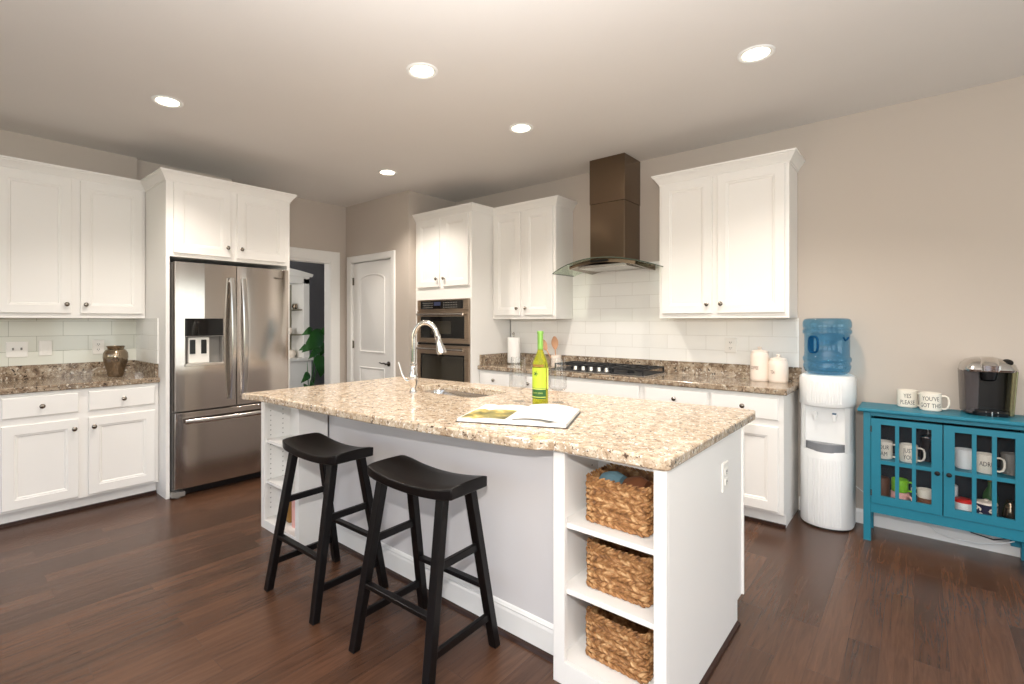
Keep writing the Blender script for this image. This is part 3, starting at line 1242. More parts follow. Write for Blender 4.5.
oven_door(1.128, 1.455, 0.055, 1.176, 1.397, (0.16, 0.045), t)
t = thing('wall_oven', 'stainless wall oven with large dark glass door under the microwave', 'oven', ((ax0 + ax1) / 2, YO, 0.44))
MB(FO).box(ax0 + 0.005, ax1 - 0.005, -0.5, 0.0, 0.44, 1.105).build('oven_body', 'oven_steel', t)
MB(FO).box(ax0, ax1, 0.0, 0.015, 1.105, 1.124).build('vent_strip', 'matte_black', t)
oven_door(0.50, 1.100, 0.055, 0.62, 1.010, (0.02, 0.02), t)
MB(FO).box(ax0, ax1, 0.0, 0.02, 0.435, 0.492).build('lower_trim', 'oven_steel', t, 0.002)

# ================================================================ HOOD WALL
FH, FV = frame_back(3.654), frame_back(3.857)
wall_cabinet(FV, -3.249, -2.491, 1.372, 2.425, 0.30, [(-3.222, -2.892), (-2.846, -2.518)], 'white two-door wall cabinet between oven cabinet and range hood', left_ret=False)
wall_cabinet(FV, -1.528, -0.645, 1.372, 2.425, 0.30, [(-1.505, -1.132), (-1.096, -0.668)], 'white two-door wall cabinet between range hood and water cooler')

YC = 3.62   # counter front edge


def base_unit(x0, x1, fronts, label, doors):
    t = thing('base_cabinet', label, 'cabinet', ((x0 + x1) / 2, 3.9, 0))
    b = MB(FH)
    b.box(x0, x1, -0.502, 0, 0.10, 0.873)
    b.box(x0, x1, -0.502, -0.07, 0, 0.10)
    b.build('carcass', 'white', t, 0.001)
    MB(FH).box(x0, x1, -0.071, -0.055, 0, 0.02).build('toe_moulding', 'rubber', t)
    for a, bb, kn in fronts:
        d = panel_door(FH, a, bb, 0.708, 0.850, flat=True).build('drawer', 'white', t)
        if kn:
            knob(FH, (a + bb) / 2, 0.785).build('knob', 'nickel', d, smooth=True)
    for i, (a, bb) in enumerate(doors):
        d = panel_door(FH, a, bb, 0.118, 0.665).build('door', 'white', t)
        knob(FH, bb - 0.03 if i % 2 == 0 else a + 0.03, 0.60).build('knob', 'nickel', d, smooth=True)
    return t


base_unit(-3.249, -2.42, [(-3.23, -2.86, True), (-2.82, -2.45, True)], 'white two-drawer base cabinet beside the wall oven', [(-3.23, -2.86), (-2.82, -2.45)])
base_unit(-2.42, -1.572, [(-2.40, -1.60, False)], 'white base cabinet under the gas cooktop', [(-2.40, -2.01), (-1.99, -1.60)])
base_unit(-1.572, -0.641, [(-1.555, -1.10, True), (-1.08, -0.67, True)], 'white base cabinet next to the water cooler', [(-1.555, -1.10), (-1.08, -0.67)])

g = slab_with_edge(MB(), rect(-3.2485, -0.618, YC, YW - 0.001), 0.875, 0.915)
wt = tag(g.build('worktop', 'granite_dark'), 'speckled brown granite worktop along the range hood wall', 'worktop')
g = MB()
g.box(-3.2485, -0.618, YW - 0.021, YW - 0.001, 0.915, 1.018)
g.box(-3.2485, -3.2285, YC + 0.03, YW - 0.021, 0.915, 1.018)
g.build('granite_upstand', 'granite_dark', wt, 0.001)
tg = MB()
tg.box(-3.2499, -0.635, YW - 0.010, YW, 1.0185, 1.3715)
tg.box(-2.489, -1.53, YW - 0.010, YW, 1.3715, 1.86)
tag(tg.build('tile_backsplash', 'tile_x'), 'glossy white tile backsplash behind the cooktop', 'backsplash')
plate(frame_back(YW - 0.0105), -1.085, 1.162, 0.085, 'outlet', 'wall outlet on the white tiles left of the canisters')

# cooktop
t = thing('gas_cooktop', 'black gas cooktop with cast iron grates and five chrome knobs', 'cooktop', (-2.02, 3.85, 0.9155))
cx0, cx1, cy0, cy1 = -2.46, -1.56, 3.655, 4.10
b = MB().box(cx0, cx1, cy0, cy1, 0.9155, 0.927)
b.build('cooktop_surface', 'steel_h', t, 0.003)
b = MB().box(cx0 + 0.015, cx1 - 0.015, cy0 + 0.012, cy1 - 0.012, 0.9265, 0.931)
b.build('black_surface', 'iron', t, 0.002)
for (xx, yy, rr) in ((-2.28, 3.98, 0.04), (-2.28, 3.82, 0.03), (-2.01, 3.93, 0.055), (-1.74, 3.98, 0.04), (-1.74, 3.80, 0.03)):
    bmb = MB().lathe([(rr, 0.931), (rr, 0.942), (rr * 0.8, 0.944), (rr * 0.8, 0.952), (0.001, 0.954)], (xx, yy, 0), 20)
    bmb.build('burner', 'iron', t, smooth=True)
for gx0, gx1, gy0 in ((-2.44, -2.16, 3.76), (-2.15, -1.87, 3.76), (-1.86, -1.58, 3.68)):
    q = MB()
    z = 0.962
    for yy in (gy0, 4.085):
        q.box(gx0, gx1, yy - 0.006, yy + 0.006, z, z + 0.012)
    for xx in (gx0 + 0.006, gx1 - 0.006):
        q.box(xx - 0.006, xx + 0.006, gy0, 4.085, z, z + 0.012)
    for k_ in range(1, 4):
        xx = gx0 + (gx1 - gx0) * k_ / 4
        q.box(xx - 0.005, xx + 0.005, gy0, 4.085, z, z + 0.014)
    yy = (gy0 + 4.085) / 2
    q.box(gx0, gx1, yy - 0.005, yy + 0.005, z, z + 0.014)
    for xx in (gx0 + 0.006, gx1 - 0.006):
        for yy in (gy0, 4.085):
            q.box(xx - 0.006, xx + 0.006, yy - 0.006, yy + 0.006, 0.930, z + 0.002)
    q.build('grate', 'iron', t, 0.001)
kp = [-2.195, -2.120, -2.046, -1.972, -1.905]
for xx in kp:
    q = MB().lathe([(0.024, 0.931), (0.024, 0.936), (0.019, 0.938), (0.017, 0.965), (0.001, 0.968)], (xx, 3.705, 0), 20)
    q.build('knob', 'chrome', t, smooth=True)

# range hood
t = thing('range_hood', 'bronze-toned steel chimney range hood with curved glass canopy', 'range hood', (-1.978, 4.0, 1.75))
b = MB()
b.box(-2.140, -1.816, 3.845, YW - 0.001, 2.36, H - 0.002)
b.build('upper_chimney', 'chimney', t, 0.002)
b = MB()
b.box(-2.136, -1.820, 3.849, YW - 0.001, 1.86, 2.36)
b.build('lower_chimney', 'chimney', t, 0.002)


def arch_z(x):
    u = (x + 1.978) / 0.46
    return 1.868 - 0.085 * u * u


b = MB()
rings = []
for k_ in range(25):
    x = -1.978 - 0.485 + 0.97 * k_ / 24
    u = (x + 1.978) / 0.46
    yf = 3.66 + 0.09 * u * u
    z = arch_z(x)
    rings.append([(x, yf, z), (x, YW - 0.03, z), (x, YW - 0.03, z + 0.007), (x, yf, z + 0.007)])
b.loft(rings)
cn = b.build('glass_canopy', 'hood_glass', t, smooth=True)
e_ = []
for k_ in range(25):
    x = -1.978 - 0.485 + 0.97 * k_ / 24
    e_.append((x, 3.657 + 0.09 * ((x + 1.978) / 0.46) ** 2, arch_z(x) + 0.0035))
e_ = [(e_[0][0], YW - 0.04, e_[0][2])] + e_ + [(e_[-1][0], YW - 0.04, e_[-1][2])]
MB().tube(e_, 0.0038, 8).build('polished_edge', 'glass_edge', cn, smooth=True)
b = MB()
rings = []
for k_ in range(13):
    x = -1.978 - 0.30 + 0.60 * k_ / 12
    z = arch_z(x) - 0.003
    u = (x + 1.978) / 0.30
    rings.append([(x, 3.72 + 0.02 * u * u, z - 0.028), (x, YW - 0.012, z - 0.045), (x, YW - 0.012, z), (x, 3.72 + 0.02 * u * u, z)])
b.loft(rings)
b.build('hood_body', 'chimney', t, smooth=True)
b = MB().box(-2.20, -1.76, 3.76, 4.08, 1.800, 1.825)
b.build('grease_filter', 'steel_h', t, 0.002)
b = MB().box(-2.06, -1.90, 3.708, 3.724, 1.842, 1.858)
b.build('control_strip', 'black_glass', t, 0.001)

# paper towel
t = thing('paper_towel_holder', 'metal holder with a white roll of paper towels in the counter corner', 'paper towel holder', (-3.09, 4.0, 0.9155))
MB().lathe([(0.075, 0), (0.075, 0.008), (0.07, 0.012), (0, 0.012)], (-3.09, 4.0, 0.9155), 28).build('base', 'nickel', t, smooth=True)
MB().tube([(-3.09, 4.0, 0.927), (-3.09, 4.0, 1.205), (-3.085, 4.0, 1.222), (-3.09, 4.0, 1.236), (-3.105, 4.0, 1.228), (-3.10, 4.0, 1.212)], 0.004, 8).build('rod', 'nickel', t, smooth=True)
MB().lathe([(0.022, 0.0), (0.064, 0.0), (0.065, 0.003), (0.065, 0.255), (0.063, 0.258), (0.022, 0.258)], (-3.09, 4.0, 0.929), 32).build('towel_roll', 'towel', t, smooth=True)

# utensil crock and spoons
cxk, cyk = -2.60, 4.03
tag(MB().lathe([(0.045, 0), (0.048, 0.003), (0.05, 0.11), (0.046, 0.11), (0.043, 0.01), (0, 0.008)], (cxk, cyk, 0.9155), 28).build('utensil_crock', 'canister', smooth=True), 'small cream utensil crock holding wooden spoons behind the wine bottle', 'crock')


def spoon(x0, x1, z1, tilt, label):
    m = MB()
    a = Vector((x0, cyk, 0.932)); bq = Vector((x1, cyk + 0.0, z1 - 0.06))
    m.tube([a, a.lerp(bq, 0.5), bq], [0.005, 0.005, 0.006], 8)
    d = (bq - a).normalized()
    s = Vector((d.z, 0, -d.x))
    rings = []
    for k_ in range(9):
        u = k_ / 8
        wv = 0.040 * math.sin(PI * min(1, max(0.08, u * 0.92 + 0.04))) ** 0.7
        p = bq + d * (u * 0.125 - 0.005)
        rings.append([p + s * (wv * math.cos(q)) + Vector((0, 0.006 * math.sin(q), 0)) for q in [2 * PI * i / 10 for i in range(10)]])
    m.loft(rings)
    tag(m.build('wooden_spoon', 'wood_spoon', smooth=True), label, 'spoon', 'wooden spoons in the crock')


spoon(-2.60, -2.612, 1.145, 0, 'wooden spoon with its bowl fully seen right of the bottle neck')
spoon(-2.62, -2.715, 1.135, 0, 'wooden spoon mostly hidden behind the wine bottle neck')


# canisters
def canister(x, y, h, r, txt, label):
    t = thing('canister', label, 'canister', (x, y, 0.9155), 0, 'cream ceramic canisters')
    MB().lathe([(r * 0.93, 0), (r * 0.97, 0.003), (r, 0.02), (r, h - 0.03), (r * 0.96, h - 0.012), (r * 0.86, h), (0, h)], (0, 0, 0), 36).build('body', 'canister', t, smooth=True, local=True)
    MB().lathe([(r * 0.88, h), (r * 0.88, h + 0.008), (r * 0.70, h + 0.016), (0.014, h + 0.020), (0.010, h + 0.026), (0.015, h + 0.036), (0.012, h + 0.042), (0, h + 0.043)], (0, 0, 0), 32).build('lid', 'canister', t, smooth=True, local=True)
    ang = math.atan2(-y, -x) - 0.45
    m = MB()
    wrap_text(m, txt, 0.034, r + 0.0006, h * 0.46, ang - 0.15, sx=0.5)
    m.build('lettering', 'brown', t, local=True)


canister(-0.862, 4.045, 0.205, 0.062, 'COFFEE', 'taller cream ceramic canister with dark lettering')
canister(-0.742, 4.035, 0.155, 0.062, 'TEA', 'shorter cream ceramic canister with dark lettering')

# ================================================================ ISLAND
IX0, IX1 = -3.215, -0.600
YK = 1.675          # knee wall face
ZI0, ZI1 = 0.868, 0.908
t = thing('kitchen_island', 'white kitchen island cabinet with panelled back and toe kick', 'kitchen island', (-1.9, 2.1, 0))
b = MB()
XS = -1.0275
b.box(IX0 + 0.01, XS, YK, 2.42, 0.0, 0.10)
b.box(XS, IX1 - 0.019, 1.892, 2.42, 0.0, 0.10)
b.box(IX0 + 0.01, XS, YK, 2.48, 0.10, ZI0 - 0.18)
b.box(XS, IX1 - 0.019, 1.892, 2.48, 0.10, ZI0)
b.box(IX0 + 0.01, XS, YK, 1.96, ZI0 - 0.18, ZI0)
b.box(IX0 + 0.01, -2.56, 1.96, 2.48, ZI0 - 0.18, ZI0)
b.box(-1.88, XS, 1.96, 2.48, ZI0 - 0.18, ZI0)
b.box(-2.56, -1.88, 2.465, 2.48, ZI0 - 0.18, ZI0)
b.build('carcass', 'knee', t)
b = MB()
yz = [(1.5905, 0), (2.40, 0), (2.40, 0.10), (2.40, 0.105), (2.48, 0.105), (2.48, ZI0), (1.5905, ZI0)]
b.loft([[(IX1 - 0.019, y, z) for y, z in yz], [(IX1, y, z) for y, z in yz]])
b.build('end_panel', 'white', t, 0.001)
MB().box(IX1, IX1 + 0.008, 2.47, 2.481, 0.105, ZI0).build('edge_strip', 'white', t)
for x0, x1 in ((-3.19, -2.56), (-2.54, -1.93), (-1.91, -1.28), (-1.26, -0.63)):
    d = panel_door(frame_rear(2.48), x0, x1, 0.118, 0.85).build('door', 'white', t)
    knob(frame_rear(2.48), x1 - 0.03, 0.80).build('knob', 'nickel', d, smooth=True)
bp = [(0, 0), (0.012, 0), (0.012, 0.10), (0.009, 0.112), (0.012, 0.118), (0.006, 0.128), (0, 0.132)]
MB().strip(bp, [(-1.028, YK, 0), (-2.74, YK, 0)][::-1]).build('baseboard', 'trimwhite', t)
MB().strip([(0, 0), (0.02, 0), (0.014, 0.012), (0, 0.016)], [(-2.74, YK - 0.0125, 0), (-1.028, YK - 0.0125, 0)]).build('shoe_moulding', 'rubber', t)
MB().strip([(0, 0), (0.014, 0), (0.011, 0.012), (0, 0.018)], [(IX1, 1.592, 0), (IX1, 2.40, 0)]).build('shoe_moulding', 'rubber', t)
plate(Matrix(((0, 1, 0, IX1 + 0.0005), (1, 0, 0, 0), (0, 0, 1, 0), (0, 0, 0, 1))), 2.20, 0.705, 0.078, 'outlet', 'wall outlet on the end panel of the island')


def shelf_unit(x0, x1, y0, y1, z0, z1, shelves, label, stile=0.04, stile_r=None):
    t = thing('open_shelf_unit', label, 'shelf unit', ((x0 + x1) / 2, y0, 0), 0, 'open shelf units on the island')
    s = 0.019
    sr = stile_r or stile
    b = MB()
    b.box(x0, x0 + s, y0 + 0.02, y1, 0.0, z1)
    b.box(x1 - s, x1, y0 + 0.02, y1, 0.0, z1)
    b.box(x0, x1, y1 - 0.008, y1, 0.0, z1)
    b.box(x0, x1, y0 + 0.02, y1, z1 - 0.016, z1)
    b.build('carcass', 'white', t)
    f = MB()
    f.box(x0, x0 + stile, y0, y0 + 0.02, 0.0, z1)
    f.box(x1 - sr, x1 + (0.0195 if stile_r else 0), y0, y0 + 0.02, 0.0, z1)
    f.box(x0 + stile, x1 - sr, y0, y0 + 0.02, 0.0, z0)
    f.build('face_frame', 'white', t, 0.001)
    f = MB()
    f.box(x0 + s, x1 - s, y0 + 0.0205, y1 - 0.008, z0 - 0.03, z0)
    f.build('bottom_board', 'white', t)
    for z in shelves:
        f = MB()
        f.box(x0 + s + 0.001, x1 - s - 0.001, y0 + 0.021, y1 - 0.009, z - 0.019, z)
        f.build('shelf', 'white', t, 0.001)
    h = MB()
    for k_ in range(int((z1 - z0 - 0.12) / 0.032)):
        z = z0 + 0.06 + k_ * 0.032
        for yy in (y0 + 0.055, y1 - 0.06):
            h.box(x0 + s - 0.001, x0 + s + 0.0006, yy - 0.003, yy + 0.003, z - 0.003, z + 0.003)
            h.box(x1 - s - 0.0006, x1 - s + 0.001, yy - 0.003, yy + 0.003, z - 0.003, z + 0.003)
    h.build('shelf_pin_holes', 'grey_plastic', t)
    return t


SY = 1.57
shelf_unit(-1.026, IX1 - 0.0195, SY, YK - 0.0 + 0.215, 0.085, ZI0, [0.595, 0.350], 'white open shelf unit holding three wicker baskets at the island end', 0.048, 0.022)
SU = bpy.data.objects['open_shelf_unit']
shelf_unit(-3.235, -2.745, 1.475, YK - 0.001, 0.055, ZI0, [0.572, 0.306], 'white shallow open shelf unit at the island end nearest the refrigerator', 0.045)

# island worktop with sink cut-out: outline as a frame of pieces joined into one slab
outer = [(-3.10, 1.295), (-2.92, 1.332), (-2.5, 1.352), (-2.15, 1.372), (-1.9, 1.385), (-1.55, 1.422), (-1.2, 1.468), (-1.095, 1.488), (-1.06, 1.498), (-1.04, 1.516), (-1.015, 1.534), (-0.83, 1.546), (-0.64, 1.552), (-0.600, 1.558), (-0.588, 1.575), (-0.588, 2.67), (-0.598, 2.72), (-0.63, 2.74), (-3.02, 2.56), (-3.08, 2.54), (-3.10, 2.50)]
sx0, sx1, sy0, sy1 = -2.54, -1.90, 2.08, 2.42


def slab_hole(outer, hole, z0, z1, e=0.007):
    me = bmesh.new()

    def prof(poly, sgn, e):
        n = len(poly)
        P = [Vector(p) for p in poly]
        A = sum(P[i].x * P[(i + 1) % n].y - P[(i + 1) % n].x * P[i].y for i in range(n))
        s = (1 if A > 0 else -1) * sgn

        def ins(d):
            out = []
            for i in range(n):
                a, b_, c_ = P[i - 1], P[i], P[(i + 1) % n]
                d1 = (b_ - a).normalized(); d2 = (c_ - b_).normalized()
                n1 = Vector((-d1.y, d1.x)) * s; n2 = Vector((-d2.y, d2.x)) * s
                m = n1 + n2
                m = m / max(0.3, m.dot(n1))
                out.append(b_ + m * d)
            return out
        return [[me.verts.new((q.x, q.y, z)) for q in ins(d)] for d, z in ((e, z0), (e * 0.35, z0 + e * 0.35), (0, z0 + e), (0, z1 - e), (e * 0.35, z1 - e * 0.35), (e, z1))]
    tops, bots = [], []
    for poly, sg, ee in ((outer, 1, e), (hole, -1, 0.003)):
        R = prof(poly, sg, ee)
        n = len(poly)
        for i in range(len(R) - 1):
            for j in range(n):
                me.faces.new((R[i][j], R[i][(j + 1) % n], R[i + 1][(j + 1) % n], R[i + 1][j]))
        tops.append(R[-1]); bots.append(R[0])
    for loops in (tops, bots):
        edges = []
        for lp in loops:
            for j in range(len(lp)):
                a, b_ = lp[j], lp[(j + 1) % len(lp)]
                ed = me.edges.get((a, b_)) or me.edges.new((a, b_))
                edges.append(ed)
        bmesh.ops.triangle_fill(me, use_beauty=True, use_dissolve=False, edges=edges)
    me.verts.index_update()
    mb = MB()
    mb.add([tuple(v.co) for v in me.verts], [tuple(v.index for v in f.verts) for f in me.faces])
    me.free()
    return mb


def rrect(x0, x1, y0, y1, r, n=5):
    out = []
    for cx, cy, a0 in ((x1 - r, y1 - r, 0), (x0 + r, y1 - r, 90), (x0 + r, y0 + r, 180), (x1 - r, y0 + r, 270)):
        for k_ in range(n + 1):
            a = math.radians(a0 + 90 * k_ / n)
            out.append((cx + r * math.cos(a), cy + r * math.sin(a)))
    return out


hole = rrect(sx0, sx1, sy0, sy1, 0.06)
tag(slab_hole(outer, hole, ZI0, ZI1).build('island_worktop', 'granite_light'), 'light speckled beige granite worktop of the island', 'worktop')
# support strip under the overhang
# sink bowl
b = MB()
inner = [(0.0, ZI0 - 0.001), (0.004, ZI0 - 0.02), (0.010, ZI0 - 0.13), (0.03, ZI0 - 0.155), (0.10, ZI0 - 0.16)]
rings = []
for d, z in inner:
    rings.append([(x, y, z) for x, y in rrect(sx0 - 0.008 + d, sx1 + 0.008 - d, sy0 - 0.008 + d, sy1 + 0.008 - d, max(0.02, 0.07 - d * 0.3))])
outr = []
for d, z in [(-0.004, ZI0 - 0.165), (-0.004, ZI0 - 0.001)]:
    outr.append([(x, y, z) for x, y in rrect(sx0 - 0.008 + d, sx1 + 0.008 - d, sy0 - 0.008 + d, sy1 + 0.008 - d, 0.07)])
b.loft(rings[::-1] + outr[::-1], cap=True)
sk = thing('sink', 'stainless undermount sink in the island worktop', 'sink', ((sx0 + sx1) / 2, (sy0 + sy1) / 2, ZI0 - 0.17))
b.build('bowl', 'steel_h', sk, smooth=True)
MB().lathe([(0.04, 0), (0.045, 0.002), (0.03, 0.004), (0.028, -0.001), (0, -0.001)], ((sx0 + sx1) / 2, (sy0 + sy1) / 2, ZI0 - 0.1595), 24).build('drain', 'chrome', sk, smooth=True)

# faucet
FXc, FYc = -2.325, 2.00
t = thing('kitchen_faucet', 'chrome gooseneck pull-down faucet with side lever on the island', 'faucet', (FXc, FYc, ZI1 + 0.0005))
fb = MB().lathe([(0.027, 0), (0.027, 0.005), (0.020, 0.010), (0.017, 0.03), (0.019, 0.045), (0.026, 0.065), (0.029, 0.09), (0.027, 0.115), (0.019, 0.14), (0.016, 0.165), (0.020, 0.17), (0.020, 0.176), (0.014, 0.182), (0.0135, 0.20)], (0, 0, 0), 28)
fb.build('faucet_body', 'chrome', t, smooth=True, local=True)
# spout arches toward the sink: direction mostly +x, slightly +y
dx, dy = math.cos(math.radians(28)), math.sin(math.radians(28))
pts = [(0, 0, 0.19), (0, 0, 0.33)]
R = 0.078
for k_ in range(1, 15):
    a = PI - math.radians(166) * k_ / 14
    u = R + R * math.cos(a)
    pts.append((u * dx, u * dy, 0.33 + R * 1.30 * math.sin(a)))
MB().tube(pts, 0.0155, 14).build('spout', 'chrome', t, smooth=True, local=True)
e = Vector(pts[-1]); d = (Vector(pts[-1]) - Vector(pts[-2])).normalized()
hd = MB().tube([e - d * 0.004, e + d * 0.012, e + d * 0.02, e + d * 0.055, e + d * 0.10, e + d * 0.112, e + d * 0.118], [0.0185, 0.0195, 0.0165, 0.020, 0.030, 0.030, 0.024], 20)
hd.build('spray_head', 'chrome', t, smooth=True, local=True)
lv = MB().tube([(0, 0, 0.075), (-0.035, -0.012, 0.07), (-0.05, -0.018, 0.075)], [0.013, 0.012, 0.010], 12)
lv.tube([(-0.048, -0.018, 0.072), (-0.072, -0.026, 0.105), (-0.088, -0.031, 0.15), (-0.10, -0.034, 0.185)], [0.009, 0.0075, 0.006, 0.0075], 10)
lv.build('lever_handle', 'chrome', t, smooth=True, local=True)

# wine bottle
ZT = ZI1 + 0.0008
t = thing('wine_bottle', 'white wine bottle with lime green label standing on the island', 'bottle', (-1.472, 2.13, ZT))
r = 0.041
MB().lathe([(0.0, 0.006), (0.020, 0.004), (0.034, 0.0), (r, 0.006), (r, 0.205), (r * 0.96, 0.222), (r * 0.78, 0.245), (0.020, 0.270), (0.0150, 0.285), (0.0140, 0.300), (0.0140, 0.372), (0.016, 0.374), (0.016, 0.384), (0, 0.384)], (0, 0, 0), 40).build('bottle_glass', 'wine', t, smooth=True, local=True)
MB().lathe([(0.0148, 0.292), (0.0152, 0.372), (0.0172, 0.374), (0.0172, 0.386), (0.012, 0.388), (0, 0.388)], (0, 0, 0), 28).build('foil_capsule', 'foil', t, smooth=True, local=True)
face = math.atan2(-2.13, 1.472) - 0.25


def label_patch(z0, z1, a0, a1, rr, mat, name, parent):
    m = MB()
    n = 16
    vs_, fs_ = [], []
    for i in range(n + 1):
        a = a0 + (a1 - a0) * i / n
        for z in (z0, z1):
            for q in (rr, rr + 0.0004):
                vs_.append((q * math.cos(a), q * math.sin(a), z))
    for i in range(n):
        p = i * 4
        fs_ += [(p, p + 4, p + 6, p + 2), (p + 1, p + 3, p + 7, p + 5), (p, p + 1, p + 5, p + 4), (p + 2, p + 6, p + 7, p + 3)]
    fs_ += [(0, 2, 3, 1), (n * 4, n * 4 + 1, n * 4 + 3, n * 4 + 2)]
    m.add(vs_, fs_)
    return m.build(name, mat, parent, smooth=True, local=True)


lab = label_patch(0.095, 0.198, face - 1.35, face + 1.0, r + 0.0006, 'label_green', 'front_label', t)
label_patch(0.04, 0.095, face - 1.35, face + 1.0, r + 0.0006, 'label_dark', 'lower_label', t)
label_patch(0.09, 0.198, face + 1.2, face + 2.4, r + 0.0006, 'label_yellow', 'back_label', t)
label_patch(0.205, 0.216, face - 1.0, face + 0.7, r * 0.99 + 0.0006, 'amber', 'neck_label', t)
label_patch(0.088, 0.0925, face - 1.3, face + 0.95, r + 0.0012, 'label_yellow', 'label_stripe', lab)
label_patch(0.047, 0.0505, face - 1.3, face + 0.95, r + 0.0012, 'label_yellow', 'label_stripe', lab)
m = MB()
for q in range(5):    # small leaf sprig printed on the label
    a = q * 2 * PI / 5
    cx_, cz_ = 0.007 * math.cos(a), 0.007 * math.sin(a)
    ring = []
    for i in range(8):
        b_ = 2 * PI * i / 8
        u = 0.007 * math.cos(b_); v = 0.0025 * math.sin(b_)
        xx = cx_ + u * math.cos(a) - v * math.sin(a)
        zz = cz_ + u * math.sin(a) + v * math.cos(a)
        an = face - 0.35 + xx / r
        ring.append(((r + 0.0014) * math.cos(an), (r + 0.0014) * math.sin(an), 0.168 + zz))
    m.add(ring, [tuple(range(8))])
m.build('leaf_emblem', 'label_dark', lab, local=True)
m = MB()
wrap_text(m, 'VINHO VERDE', 0.009, r + 0.0014, 0.069, face - 0.15)
m.build('lettering', 'label_yellow', lab, local=True)


# stemless-looking wine glasses on short stems
def wine_glass():
    t = thing('wine_glass', '', 'wine glass', group='wine glasses on the island')
    out = [(0.033, 0.0), (0.034, 0.002), (0.012, 0.005), (0.0045, 0.010), (0.004, 0.052), (0.007, 0.060), (0.034, 0.068), (0.0465, 0.078), (0.0485, 0.090), (0.0455, 0.150), (0.038, 0.242)]
    inn = [(0.0370, 0.242), (0.0445, 0.150), (0.0475, 0.090), (0.0455, 0.080), (0.033, 0.070), (0.0, 0.066)]
    MB().lathe(out + inn, (0, 0, 0), 40).build('glass_bowl', 'goblet', t, smooth=True, local=True)
    return t


wg = wine_glass()
wg.location = (-1.640, 2.16, ZT)
wg['label'] = 'clear wine glass on the faucet side of the wine bottle'
dup(wg, (-1.455, 2.27, ZT), 0, 'clear wine glass standing just behind the wine bottle')

# open cookbook
bk = thing('open_book', 'open cookbook with a food photo page lying on the island', 'book', (-1.3, 1.8, ZT), 0)
# spine from near (509,425) to far (~545,404)
S0, S1 = Vector((-1.294, 1.640)), Vector((-1.435, 1.99))
Ld = Vector((-1.505, 1.543)) - S0      # left page block vector (near edge)
Rd = Vector((-1.075, 1.738)) - S0


def page_block(vec, name, mat, h, parent, off=0.0, lift=1.0, u0=0.0, u1=1.0):
    m = MB()
    n = 10
    rings = []
    for i in range(n + 1):
        u = u0 + (u1 - u0) * i / n
        z = (0.006 + h * (math.sin(PI * min(1, u * 1.15 + 0.12)) ** 0.6 if u < 0.76 else 0.85 - (u - 0.76) * 1.4)) * lift
        z = max(0.006, z)
        a, b_ = S0 + vec * u, S1 + vec * u
        rings.append([(a.x, a.y, 0.0 + off), (b_.x, b_.y, 0.0 + off), (b_.x, b_.y, z + off), (a.x, a.y, z + off)])
    m.M = Matrix.Translation((0, 0, ZT + 0.003))
    m.loft(rings)
    return m.build(name, mat, parent, smooth=True)


m = MB()
lo_, ro_ = S0 + Ld * 1.03, S0 + Rd * 1.03
lo2, ro2 = S1 + Ld * 1.03, S1 + Rd * 1.03
m.prism([tuple(lo_), tuple(S0), tuple(ro_), tuple(ro2), tuple(S1), tuple(lo2)], ZT, ZT + 0.003)
m.build('cover', 'black_plastic', bk)
pg = page_block(Ld, 'page_block', 'paper', 0.012, bk)
page_block(Rd, 'page_block', 'paper', 0.016, bk)
# printed photo: slightly above the left page
m = MB(Matrix.Translation((0, 0, ZT + 0.003)))
n = 10
vs_, fs_ = [], []
for i in range(n + 1):
    u = 0.10 + 0.86 * i / n
    z = 0.006 + 0.012 * (math.sin(PI * min(1, u * 1.15 + 0.12)) ** 0.6 if u < 0.76 else 0.85 - (u - 0.76) * 1.4) + 0.0012
    z = max(0.0072, z)
    for v_ in (0.04, 0.62):
        p = (S0 + Ld * u).lerp(S1 + Ld * u, v_)
        vs_.append((p.x, p.y, z))
for i in range(n):
    fs_.append((2 * i, 2 * i + 2, 2 * i + 3, 2 * i + 1))
m.add(vs_, fs_)
m.build('photo_print', 'photo', pg)
# loose page curling above the right half
m = MB(Matrix.Translation((0, 0, ZT + 0.003)))
rings = []
for i in range(9):
    u = i / 8
    z = 0.012 + 0.016 * math.sin(PI * (0.15 + 0.75 * u)) + 0.002
    a, b_ = S0 + Rd * (u * 0.86 + 0.02), S1 + Rd * (u * 0.86 + 0.02)
    rings.append([(a.x, a.y, z), (b_.x, b_.y, z), (b_.x, b_.y, z + 0.0015), (a.x, a.y, z + 0.0015)])
m.loft(rings)
m.build('turned_page', 'paper', bk, smooth=True)


